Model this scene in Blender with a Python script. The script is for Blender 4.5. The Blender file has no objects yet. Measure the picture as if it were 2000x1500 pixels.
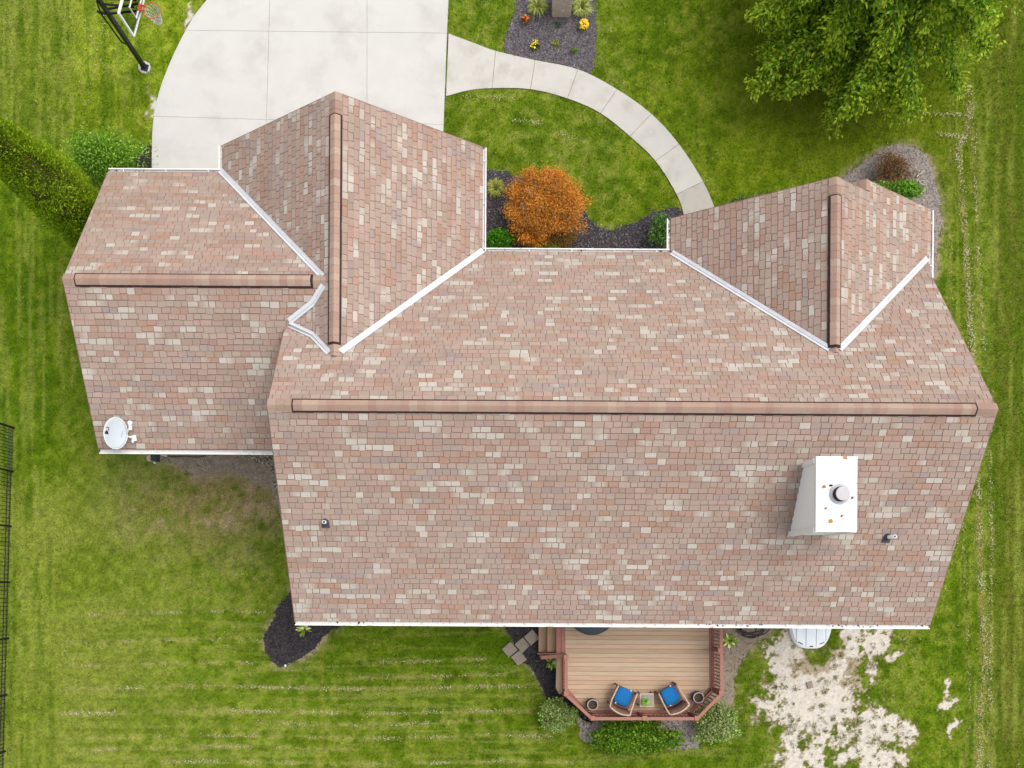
import bpy, math, random
import numpy as np

# ------------------------------------------------------------------ camera, world, sun, exposure
SC = bpy.context.scene
HC, F, NX, NY, TH = 26.38, 1704.0, 955.0, 1135.0, 0.0061   # camera height, focal length in photo pixels, nadir pixel, roll
cam_d = bpy.data.cameras.new("camera"); cam = bpy.data.objects.new("camera", cam_d)
SC.collection.objects.link(cam); SC.camera = cam
cam.location = (0, 0, HC); cam.rotation_euler = (0, 0, TH)
cam_d.sensor_fit = 'HORIZONTAL'; cam_d.sensor_width = 36.0; cam_d.lens = F / 2000 * 36.0
cam_d.shift_x = (1000 - NX) / 2000; cam_d.shift_y = (NY - 750) / 2000
cam_d.clip_start = 0.1; cam_d.clip_end = 2000

SUN_EL, SUN_AZ = 62.0, 62.0        # degrees; azimuth clockwise from +Y
W = bpy.data.worlds.new("World"); SC.world = W; W.use_nodes = True
wn, wl = W.node_tree.nodes, W.node_tree.links
wn.clear()
wo = wn.new("ShaderNodeOutputWorld"); wb = wn.new("ShaderNodeBackground"); sky = wn.new("ShaderNodeTexSky")
hs = wn.new("ShaderNodeHueSaturation"); hs.inputs["Saturation"].default_value = 0.28
sky.sky_type = 'NISHITA'; sky.sun_disc = False
sky.sun_elevation = math.radians(SUN_EL); sky.sun_rotation = math.radians(SUN_AZ)
sky.air_density = 1.6; sky.dust_density = 4.0
wb.inputs["Strength"].default_value = 0.15
wl.new(sky.outputs[0], hs.inputs["Color"]); wl.new(hs.outputs[0], wb.inputs["Color"]); wl.new(wb.outputs[0], wo.inputs[0])
sd = bpy.data.lights.new("sun", 'SUN'); sun = bpy.data.objects.new("sun", sd); SC.collection.objects.link(sun)
sd.energy = 0.7; sd.angle = math.radians(45); sd.color = (1.0, 0.95, 0.88)
sun.rotation_euler = (math.radians(90 - SUN_EL), 0, math.radians(180 - SUN_AZ))
sun.location = (30, 12, 45)
SC.view_settings.view_transform = 'Standard'; SC.view_settings.look = 'None'
SC.view_settings.exposure = 0.55; SC.view_settings.gamma = 1.0; SC.view_settings.use_curve_mapping = False

# ------------------------------------------------------------------ helpers
random.seed(11); R = np.random.default_rng(5)
CT, ST = math.cos(TH), math.sin(TH)
def P(px, py, z=0.0):
    dx, dy = px - NX, py - NY
    s = (HC - z) / F
    return ((dx * CT + dy * ST) * s, (dx * ST - dy * CT) * s, z)
def P2(px, py, z=0.0): return P(px, py, z)[:2]
def px_of(X, Y, z=0.0):
    s = F / (HC - z); u, v = X * s, -Y * s
    return NX + u * CT - v * ST, NY + u * ST + v * CT
def lin(c): return tuple((x / 12.92 if x <= .04045 else ((x + .055) / 1.055) ** 2.4) for x in (k / 255 for k in c))
GAIN = 1.60
def S(r, g, b, k=1.0): return tuple(x / GAIN * k for x in lin((r, g, b)))

GR = R.random((256, 256))
def vn(x, y, seed=0):
    x = np.asarray(x, float) + seed * 17.31; y = np.asarray(y, float) + seed * 9.73
    xi = np.floor(x).astype(int); yi = np.floor(y).astype(int)
    fx = x - xi; fy = y - yi
    fx = fx * fx * (3 - 2 * fx); fy = fy * fy * (3 - 2 * fy)
    a = GR[xi & 255, yi & 255]; b = GR[(xi + 1) & 255, yi & 255]
    c = GR[xi & 255, (yi + 1) & 255]; d = GR[(xi + 1) & 255, (yi + 1) & 255]
    return (a * (1 - fx) + b * fx) * (1 - fy) + (c * (1 - fx) + d * fx) * fy
def fbm(x, y, o=4, seed=0):
    t = 0; a = 1; n = 0
    for i in range(o):
        t = t + a * vn(np.asarray(x) * 2 ** i, np.asarray(y) * 2 ** i, seed + i * 3); n += a; a *= .55
    return t / n
def sm(a, b, x): t = np.clip((x - a) / (b - a), 0, 1); return t * t * (3 - 2 * t)

def inside(poly, X, Y):
    r = np.zeros(np.shape(X), bool); n = len(poly)
    for i in range(n):
        x0, y0 = poly[i]; x1, y1 = poly[(i + 1) % n]
        if y0 == y1: continue
        c = ((y0 > Y) != (y1 > Y)) & (X < (x1 - x0) * (Y - y0) / (y1 - y0) + x0)
        r ^= c
    return r
def clip(poly, nx, ny, d):            # keep nx*x+ny*y <= d
    out = []; n = len(poly)
    for i in range(n):
        a = poly[i]; b = poly[(i + 1) % n]
        fa = nx * a[0] + ny * a[1] - d; fb = nx * b[0] + ny * b[1] - d
        if fa <= 0: out.append(a)
        if (fa < 0 < fb) or (fb < 0 < fa):
            t = fa / (fa - fb); out.append((a[0] + (b[0] - a[0]) * t, a[1] + (b[1] - a[1]) * t))
    return out
def area(p):
    return .5 * sum(p[i][0] * p[(i + 1) % len(p)][1] - p[(i + 1) % len(p)][0] * p[i][1] for i in range(len(p)))
def clip_convex(sub, win):            # win convex, ccw
    for i in range(len(win)):
        a = win[i]; b = win[(i + 1) % len(win)]
        nx, ny = b[1] - a[1], -(b[0] - a[0])
        sub = clip(sub, nx, ny, nx * a[0] + ny * a[1])
        if len(sub) < 3: return []
    return sub
def spline(pts, n=6):
    out = []; m = len(pts)
    for i in range(m - 1):
        p0 = pts[max(i - 1, 0)]; p1 = pts[i]; p2 = pts[i + 1]; p3 = pts[min(i + 2, m - 1)]
        for k in range(n):
            t = k / n
            out.append(tuple(.5 * (2 * b + (c - a) * t + (2 * a - 5 * b + 4 * c - d) * t * t + (3 * b - a - 3 * c + d) * t ** 3)
                             for a, b, c, d in zip(p0, p1, p2, p3)))
    out.append(tuple(pts[-1])); return out

COL = SC.collection
def wloc(o):
    x = np.zeros(3)
    while o is not None:
        x = x + np.array(o.location); o = o.parent
    return x
def tag(o, label=None, cat=None, group=None, kind=None):
    if label: o["label"] = label
    if cat: o["category"] = cat
    if group: o["group"] = group
    if kind: o["kind"] = kind
    return o
def empty(name, loc, label=None, cat=None, group=None, rz=0.0):
    o = bpy.data.objects.new(name, None); COL.objects.link(o)
    o.location = loc; o.rotation_euler = (0, 0, rz); o.empty_display_size = .2
    return tag(o, label, cat, group)
def link(name, me, parent=None):
    o = bpy.data.objects.new(name, me); COL.objects.link(o)
    if parent is not None: o.parent = parent
    return o
def setcol(me, col):
    a = me.color_attributes.new("Col", 'FLOAT_COLOR', 'POINT')
    c = np.ones((len(col), 4), np.float32); c[:, :3] = np.asarray(col, np.float32)[:, :3]
    a.data.foreach_set("color", c.ravel())
def mk(name, V, Fc, mat, parent=None, col=None, smooth=False, local=False):
    V = [tuple(map(float, v)) for v in V]
    if parent is not None and not local:
        o = wloc(parent); V = [(v[0] - o[0], v[1] - o[1], v[2] - o[2]) for v in V]
    me = bpy.data.meshes.new(name); me.from_pydata(V, [], Fc)
    if col is not None: setcol(me, col)
    me.materials.append(mat)
    if smooth: me.polygons.foreach_set("use_smooth", [True] * len(me.polygons))
    me.update(); return link(name, me, parent)
def fast(name, V, Fc, mat, parent=None, col=None):
    V = np.asarray(V, np.float32); Fc = np.asarray(Fc, np.int32)
    if parent is not None: V = V - wloc(parent).astype(np.float32)
    m, k = Fc.shape
    me = bpy.data.meshes.new(name)
    me.vertices.add(len(V)); me.vertices.foreach_set("co", V.ravel())
    me.loops.add(m * k); me.loops.foreach_set("vertex_index", Fc.ravel())
    me.polygons.add(m); me.polygons.foreach_set("loop_start", np.arange(0, m * k, k, dtype=np.int32))
    me.update(calc_edges=True)
    if col is not None: setcol(me, col)
    me.materials.append(mat); return link(name, me, parent)

class MB:
    def __init__(s): s.v = []; s.f = []
    def add(s, V, Fc):
        o = len(s.v); s.v += [tuple(v) for v in V]; s.f += [tuple(i + o for i in f) for f in Fc]; return s
    def box(s, c, d, rz=0.0):
        c0, s0 = math.cos(rz), math.sin(rz); V = []
        for z in (-1, 1):
            for x, y in ((-1, -1), (1, -1), (1, 1), (-1, 1)):
                a, b = x * d[0] / 2, y * d[1] / 2
                V.append((c[0] + a * c0 - b * s0, c[1] + a * s0 + b * c0, c[2] + z * d[2] / 2))
        return s.add(V, [(3, 2, 1, 0), (4, 5, 6, 7), (0, 1, 5, 4), (1, 2, 6, 5), (2, 3, 7, 6), (3, 0, 4, 7)])
    def beam(s, p, q, w, h, up=(0, 0, 1)):
        p = np.array(p, float); q = np.array(q, float); d = q - p; L = np.linalg.norm(d); d /= L
        u = np.array(up, float)
        if abs(d @ u) > .99: u = np.array((1., 0, 0))
        sx = np.cross(d, u); sx /= np.linalg.norm(sx); uz = np.cross(sx, d)
        V = []
        for e in (p, q):
            for a, b in ((-1, -1), (1, -1), (1, 1), (-1, 1)): V.append(e + sx * a * w / 2 + uz * b * h / 2)
        return s.add(V, [(0, 1, 2, 3), (7, 6, 5, 4), (0, 4, 5, 1), (1, 5, 6, 2), (2, 6, 7, 3), (3, 7, 4, 0)])
    def tube(s, pts, r, n=8, caps=True):
        pts = [np.array(p, float) for p in pts]; m = len(pts)
        rr = r if hasattr(r, '__len__') else [r] * m
        V = []; ref = None
        for i, p in enumerate(pts):
            d = pts[min(i + 1, m - 1)] - pts[max(i - 1, 0)]; d = d / (np.linalg.norm(d) + 1e-9)
            if ref is None: ref = np.array((0, 0, 1.)) if abs(d[2]) < .9 else np.array((1., 0, 0))
            a = np.cross(d, ref); a /= np.linalg.norm(a); b = np.cross(a, d); ref = b
            for k in range(n):
                t = 2 * math.pi * k / n; V.append(p + (a * math.cos(t) + b * math.sin(t)) * rr[i])
        Fc = [(i * n + k, i * n + (k + 1) % n, (i + 1) * n + (k + 1) % n, (i + 1) * n + k) for i in range(m - 1) for k in range(n)]
        if caps: Fc += [tuple(range(n - 1, -1, -1)), tuple((m - 1) * n + k for k in range(n))]
        return s.add(V, Fc)
    def lathe(s, c, prof, n=24, close=False):
        V = []; m = len(prof)
        for r, z in prof:
            for k in range(n):
                t = 2 * math.pi * k / n; V.append((c[0] + r * math.cos(t), c[1] + r * math.sin(t), c[2] + z))
        Fc = [(i * n + k, i * n + (k + 1) % n, (i + 1) * n + (k + 1) % n, (i + 1) * n + k) for i in range(m - 1) for k in range(n)]
        if close: Fc.append(tuple((m - 1) * n + k for k in range(n)))
        return s.add(V, Fc)
    def prism(s, poly, z0, z1):
        if area(poly) < 0: poly = poly[::-1]
        n = len(poly); V = [(x, y, z0) for x, y in poly] + [(x, y, z1) for x, y in poly]
        return s.add(V, [tuple(range(n - 1, -1, -1)), tuple(range(n, 2 * n))] + [(i, (i + 1) % n, n + (i + 1) % n, n + i) for i in range(n)])
    def build(s, name, mat, parent=None, smooth=False, local=False):
        return mk(name, s.v, s.f, mat, parent, None, smooth, local)

# ------------------------------------------------------------------ materials
def mat(name, rgb=(.5, .5, .5), rough=.7, var=0.0, scale=6.0, attr=False, bump=0.0, bscale=None, spec=.3, metal=0.0,
        tint=None, tscale=3.0, tlo=.55, thi=.7, stretch=None, trans=0.0, detail=5.0):
    m = bpy.data.materials.new(name); m.use_nodes = True
    nt = m.node_tree; N, L = nt.nodes, nt.links
    b = N["Principled BSDF"]; b.inputs["Roughness"].default_value = rough; b.inputs["Metallic"].default_value = metal
    b.inputs["Specular IOR Level"].default_value = spec
    tc = N.new("ShaderNodeNewGeometry"); vec = tc.outputs["Position"]
    if stretch:
        mp = N.new("ShaderNodeMapping"); mp.inputs["Scale"].default_value = stretch
        L.new(vec, mp.inputs["Vector"]); vec = mp.outputs[0]
    if attr:
        a = N.new("ShaderNodeAttribute"); a.attribute_name = "Col"; c = a.outputs["Color"]
    else:
        a = N.new("ShaderNodeRGB"); a.outputs[0].default_value = (*rgb, 1); c = a.outputs[0]
    def noise(sc, det=detail):
        n = N.new("ShaderNodeTexNoise"); n.inputs["Scale"].default_value = sc; n.inputs["Detail"].default_value = det
        n.inputs["Roughness"].default_value = .62
        L.new(vec, n.inputs["Vector"]); return n.outputs["Fac"]
    if tint:
        mr = N.new("ShaderNodeMapRange"); mr.inputs["From Min"].default_value = tlo; mr.inputs["From Max"].default_value = thi
        L.new(noise(tscale), mr.inputs["Value"])
        mx = N.new("ShaderNodeMix"); mx.data_type = 'RGBA'; mx.inputs["B"].default_value = (*tint, 1)
        L.new(mr.outputs[0], mx.inputs["Factor"]); L.new(c, mx.inputs["A"]); c = mx.outputs["Result"]
    if var:
        mr = N.new("ShaderNodeMapRange"); mr.inputs["From Min"].default_value = .25; mr.inputs["From Max"].default_value = .75
        mr.inputs["To Min"].default_value = 1 - var; mr.inputs["To Max"].default_value = 1 + var
        L.new(noise(scale), mr.inputs["Value"])
        vm = N.new("ShaderNodeVectorMath"); vm.operation = 'SCALE'
        L.new(c, vm.inputs[0]); L.new(mr.outputs[0], vm.inputs["Scale"]); c = vm.outputs[0]
    L.new(c, b.inputs["Base Color"])
    if bump:
        bp = N.new("ShaderNodeBump"); bp.inputs["Strength"].default_value = bump; bp.inputs["Distance"].default_value = .02
        L.new(noise(bscale or scale), bp.inputs["Height"]); L.new(bp.outputs[0], b.inputs["Normal"])
    if trans:
        t = N.new("ShaderNodeBsdfTranslucent"); ms = N.new("ShaderNodeMixShader"); ms.inputs[0].default_value = trans
        L.new(c, t.inputs["Color"]); L.new(b.outputs[0], ms.inputs[1]); L.new(t.outputs[0], ms.inputs[2])
        L.new(ms.outputs[0], N["Material Output"].inputs["Surface"])
    return m
M_LAWN = mat("lawn", attr=True, rough=.95, var=.22, scale=14, bump=.5, bscale=30, spec=.1)
M_BLADE = mat("grass_blade", attr=True, rough=.6, spec=.2, trans=.25)
M_LEAF = mat("leaf", attr=True, rough=.5, spec=.25, trans=.28)
M_BARK = mat("bark", S(105, 88, 72), rough=.9, var=.35, scale=12, bump=.6)
M_CONC = mat("concrete", S(238, 234, 228), rough=.85, var=.045, scale=1.3, tint=S(220, 215, 208), tscale=.8, tlo=.5, thi=.75, bump=.12, bscale=60, spec=.2)
M_CONC2 = mat("concrete_walk", S(232, 227, 218), rough=.85, var=.06, scale=1.8, tint=S(208, 202, 192), tscale=1.4, tlo=.5, thi=.75, bump=.12, bscale=60, spec=.2)
M_CONC3 = mat("concrete_worn", S(214, 208, 198), rough=.9, var=.10, scale=3, tint=S(184, 177, 166), tscale=3, tlo=.5, thi=.75, bump=.2, bscale=50, spec=.2)
M_JOINT = mat("joint_soil", S(150, 128, 116), rough=1, var=.2, scale=20)
M_SHING = mat("shingle", attr=True, rough=.95, var=.13, scale=45, bump=.25, bscale=120, spec=.1)
M_DECKING = mat("roof_underlay", S(174, 138, 126), rough=1, var=.1, scale=10)
M_VENT = mat("ridge_vent", S(70, 52, 52), rough=.9)
M_WHITE = mat("white_metal", (.78, .78, .78), rough=.45, var=.02, scale=5, spec=.4)
M_GUT = mat("gutter_metal", (.78, .77, .75), rough=.45, tint=S(150, 135, 115), tscale=7, tlo=.57, thi=.78, spec=.4)
M_FLASH = mat("valley_metal", (.60, .61, .64), rough=.4, var=.10, scale=3, spec=.4)
M_SIDE = mat("siding", (.80, .785, .77), rough=.6, var=.02, scale=4)
M_LAPSHADE = mat("siding_lap_shade", S(150, 146, 144), rough=.9)  # darker grey seen between the boards, painting the shade lines under the laps
M_TRIM = mat("drip_edge", S(150, 122, 110), rough=.7)
M_CAP = mat("chimney_cap", (.78, .78, .78), rough=.5, tint=S(196, 136, 82), tscale=5.5, tlo=.62, thi=.68, spec=.4)
M_DARK = mat("dark_metal", S(48, 50, 54), rough=.5, var=.1, scale=8)
M_BLACK = mat("black_metal", S(34, 36, 38), rough=.45)
M_LEAD = mat("vent_flashing", S(88, 88, 100), rough=.7, var=.1)
M_DISH = mat("dish_paint", S(226, 236, 242), rough=.45)
M_INK = mat("dish_mark", S(52, 48, 58), rough=.6)
M_INK2 = mat("dish_print", S(186, 196, 204), rough=.6)
M_PLANK = mat("deck_plank", attr=True, rough=.75, var=.12, scale=5, stretch=(.35, 5, 1), bump=.15, bscale=20, tint=S(232, 222, 204), tscale=1.1, tlo=.58, thi=.82)
M_RED = mat("redwood_stain", S(188, 130, 114), rough=.7, var=.14, scale=6, stretch=(3, 3, 1))
M_REDD = mat("redwood_dark", S(158, 98, 86), rough=.75, var=.15, scale=6)
M_TREAD = mat("tread", S(196, 164, 132), rough=.75, var=.14, scale=6, stretch=(6, .5, 1))
M_CREAM = mat("cream_wood", S(226, 198, 172), rough=.6, var=.08, scale=8)
M_BROWN = mat("woven_brown", S(142, 108, 94), rough=.85, var=.15, scale=40, bump=.3, bscale=90)
M_BLUE = mat("blue_fabric", S(24, 128, 202), rough=.85, var=.06, scale=12, bump=.15, bscale=60)
M_POT = mat("planter_grey", S(88, 84, 96), rough=.6, var=.1)
M_RIM = mat("planter_rim", S(206, 198, 198), rough=.6)
M_SOIL = mat("potting_soil", S(104, 84, 66), rough=1, var=.4, scale=25, bump=.6, bscale=40)
M_GRILL = mat("grill_cover", S(78, 84, 92), rough=.6, var=.08, scale=3)
M_GLASS = mat("table_slat", S(182, 178, 184), rough=.5)
M_STONE = mat("paver", S(168, 155, 140), rough=.95, var=.16, scale=7, bump=.4, bscale=25)
M_HOSE = mat("hose_rubber", S(62, 62, 66), rough=.5)
M_BRICK = mat("taupe_brick", S(240, 220, 202), rough=.9, var=.18, scale=9)
M_MORT = mat("mortar", S(188, 176, 164), rough=1)
M_RIMO = mat("rim_orange", S(232, 104, 60), rough=.4)
M_NET = mat("net_cord", S(240, 236, 226), rough=.9)
M_CLEAR = mat("acrylic", S(205, 218, 212), rough=.08, spec=.5)
_b = M_CLEAR.node_tree.nodes["Principled BSDF"]; _b.inputs["Transmission Weight"].default_value = 1.0; _b.inputs["IOR"].default_value = 1.02
M_POLY = mat("window_well_plastic", (.70, .74, .79), rough=.3, var=.03)
M_MULCH_D = mat("mulch_dark", S(74, 69, 74), rough=1, var=.4, scale=18, bump=.8, bscale=40)
M_MULCH_G = mat("mulch_grey", S(124, 116, 120), rough=1, var=.35, scale=18, bump=.8, bscale=40)
M_MULCH_P = mat("mulch_pale", S(182, 170, 162), rough=1, var=.25, scale=14, bump=.8, bscale=40)
M_DIRT = mat("bare_dirt", S(172, 156, 138), rough=1, var=.28, scale=6, bump=.6, bscale=25)
M_CHIP = mat("chips", attr=True, rough=.95)
M_DRIFT = mat("driftwood", S(214, 202, 188), rough=.85, var=.2, scale=12)
M_NAVY = mat("navy_plastic", S(58, 68, 86), rough=.5)

# ------------------------------------------------------------------ layout of the ground (photo pixels at z = 0)
DRIVE = spline([(480, -420), (474, -120), (440, -44), (405, 0), (376, 38), (343, 100), (317, 163), (304, 212), (298, 262), (297, 340)], 5) + \
        [(297, 420), (864, 420), (866, 255), (873, 66), (876, 0), (890, -420)]
WO = [(876, 66), (930, 86), (968, 100), (1045, 118), (1129, 136), (1205, 175), (1272, 223), (1326, 282), (1373, 355), (1398, 412), (1412, 452)]
WI = [(871, 189), (912, 178), (961, 173), (1036, 175), (1108, 193), (1173, 222), (1230, 267), (1280, 315), (1321, 380), (1336, 424), (1342, 460)]
WOs, WIs = spline(WO, 5), spline(WI, 5)
WALK = WOs + WIs[::-1]
BEDS = {
 'entry': ([(1010, -220), (1008, 0), (996, 48), (986, 100), (1045, 118), (1100, 126), (1154, 143), (1164, 64), (1162, 0), (1160, -220)], 'G'),
 'court': ([(930, 333), (985, 335), (1010, 345), (1100, 360), (1150, 425), (1172, 444), (1198, 450), (1240, 434), (1280, 414), (1322, 406), (1336, 424), (1342, 462), (1345, 560), (930, 560)], 'G2'),
 'porch': ([(1398, 412), (1420, 398), (1480, 382), (1530, 376), (1600, 372), (1640, 360), (1700, 420), (1700, 520), (1410, 520)], 'G'),
 'corner': ([(1632, 362), (1662, 335), (1700, 308), (1738, 287), (1775, 286), (1806, 302), (1822, 340), (1834, 390), (1836, 440), (1828, 490), (1825, 540), (1790, 560), (1640, 520)], 'P'),
 'west': ([(600, 1120), (572, 1152), (545, 1184), (534, 1210), (516, 1244), (521, 1274), (545, 1302), (562, 1296), (590, 1284), (613, 1268), (630, 1246), (655, 1226), (700, 1200), (700, 1150)], 'D'),
 'step': ([(985, 1190), (986, 1226), (1003, 1252), (1000, 1282), (1030, 1298), (1052, 1330), (1070, 1362), (1100, 1374), (1150, 1412), (1165, 1380), (1165, 1190)], 'D'),
 'east': ([(1380, 1190), (1500, 1190), (1502, 1238), (1480, 1252), (1456, 1278), (1440, 1310), (1432, 1350), (1420, 1385), (1370, 1380)], 'S'),
 'south': ([(1120, 1380), (1132, 1420), (1150, 1450), (1340, 1462), (1366, 1450), (1380, 1390), (1300, 1370)], 'P2'),
 'garage_side': ([(246, 338), (262, 312), (278, 292), (298, 290), (298, 420), (220, 420)], 'D'),
 'garage_rear': ([(300, 860), (304, 893), (340, 905), (368, 922), (400, 928), (440, 922), (470, 926), (500, 948), (530, 950), (545, 1000), (560, 1010), (575, 1000), (575, 860)], 'S'),
}
def ragged(pts, amp):
    o = []; pts = pts + [pts[0]]
    for a, b in zip(pts[:-1], pts[1:]):
        m = max(1, int(math.dist(a, b) / 3.0))
        for k in range(m):
            x, y = a[0] + (b[0] - a[0]) * k / m, a[1] + (b[1] - a[1]) * k / m
            o.append((x + amp * 2 * float(fbm(x / 7, y / 7, 3, 41) - .5), y + amp * 2 * float(fbm(x / 7, y / 7, 3, 47) - .5)))
    return o
BEDW = {k: [P2(*p) for p in ragged(v[0] if k == 'garage_rear' else spline(v[0] + [v[0][0]], 4)[:-1], {'S': 5, 'P': 5, 'P2': 5, 'D': 4}.get(v[1], 3.5))] for k, v in BEDS.items()}
DRIVEW = [P2(*p) for p in DRIVE]; WALKW = [P2(*p) for p in WALK]
HOUSE_FOOT = [[(-4.8, -.75), (11.3, -.75), (11.3, 8.5), (-4.8, 8.5)], [(-10.1, 3.75), (-4.8, 3.75), (-4.8, 10.6), (-10.1, 10.6)],
              [(-6.95, 8), (-.6, 8), (-.6, 11.4), (-6.95, 11.4)], [(5.2, 8), (11.57, 8), (11.57, 9.5), (5.2, 9.5)]]

SAND = [(1545, 1262, 26, 38), (1665, 1255, 15, 48), (1712, 1247, 24, 22), (1698, 1278, 9, 18), (1701, 1306, 9, 14), (1556, 1350, 46, 46), (1622, 1362, 46, 42),
        (1590, 1388, 80, 30), (1500, 1376, 22, 10), (1575, 1412, 34, 22), (1641, 1420, 13, 38), (1548, 1452, 15, 32), (1545, 1490, 24, 20), (1592, 1480, 20, 22),
        (1600, 1442, 18, 14), (1710, 1430, 36, 30), (1746, 1400, 16, 13), (1776, 1437, 13, 26), (1690, 1464, 26, 20), (1722, 1492, 32, 20), (1652, 1476, 16, 10),
        (1855, 1376, 12, 10), (1851, 1342, 5, 18), (1860, 1420, 7, 16), (1748, 1475, 12, 9), (1696, 1400, 16, 12), (1722, 1394, 13, 12), (1746, 1279, 13, 6),
        (1701, 1330, 6, 7), (1504, 1266, 13, 10), (1510, 1288, 7, 10), (1600, 1330, 40, 30), (1530, 1310, 22, 30), (1640, 1310, 25, 30),
        (296, 208, 4, 26), (368, 38, 5, 20)]
def sand_field(px, py):
    px = np.asarray(px, float); py = np.asarray(py, float); out = np.zeros(px.shape)
    near = ((px > 1440) & (px < 1920) & (py > 1200) & (py < 1560)) | ((px > 220) & (px < 450) & ((py < 260) | ((py > 890) & (py < 1040))))
    x, y = px[near], py[near]; f = np.zeros(x.shape)
    wx = (fbm(x / 22, y / 22, 5, 4) - .5) * 40; wy = (fbm(x / 22, y / 22, 5, 9) - .5) * 40
    for cx, cy, rx, ry in SAND:
        f = np.maximum(f, np.exp(-(((x + wx - cx) / rx) ** 2 + ((y + wy - cy) / ry) ** 2) * .75))
    out[near] = f; return out
ROWS_H = [(1197, 150, 520), (1251, 120, 560), (1297, 110, 540), (1343, 120, 1060), (1390, 110, 1050), (1412, 500, 1000), (1439, 100, 1080), (1461, 130, 700), (1489, 250, 1120), (1290, 700, 960), (1320, 680, 1020)]
ROW_V = [(1888, 165), (1893, 200), (1888, 260), (1868, 300), (1876, 340), (1880, 400), (1886, 480), (1892, 590), (1898, 690), (1902, 800), (1908, 920), (1913, 1060), (1918, 1200), (1924, 1290), (1914, 1380), (1910, 1560)]
ROW_V2 = [(1898, 170), (1905, 400), (1916, 600), (1926, 760), (1932, 900), (1936, 1050), (1934, 1200), (1932, 1400), (1930, 1560)]
ROW_V3 = [(1855, 440), (1858, 600), (1890, 1250), (1893, 1400), (1880, 1560)]
def rowx(row, py):
    return np.interp(py, [p[1] for p in row], [p[0] for p in row])

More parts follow.
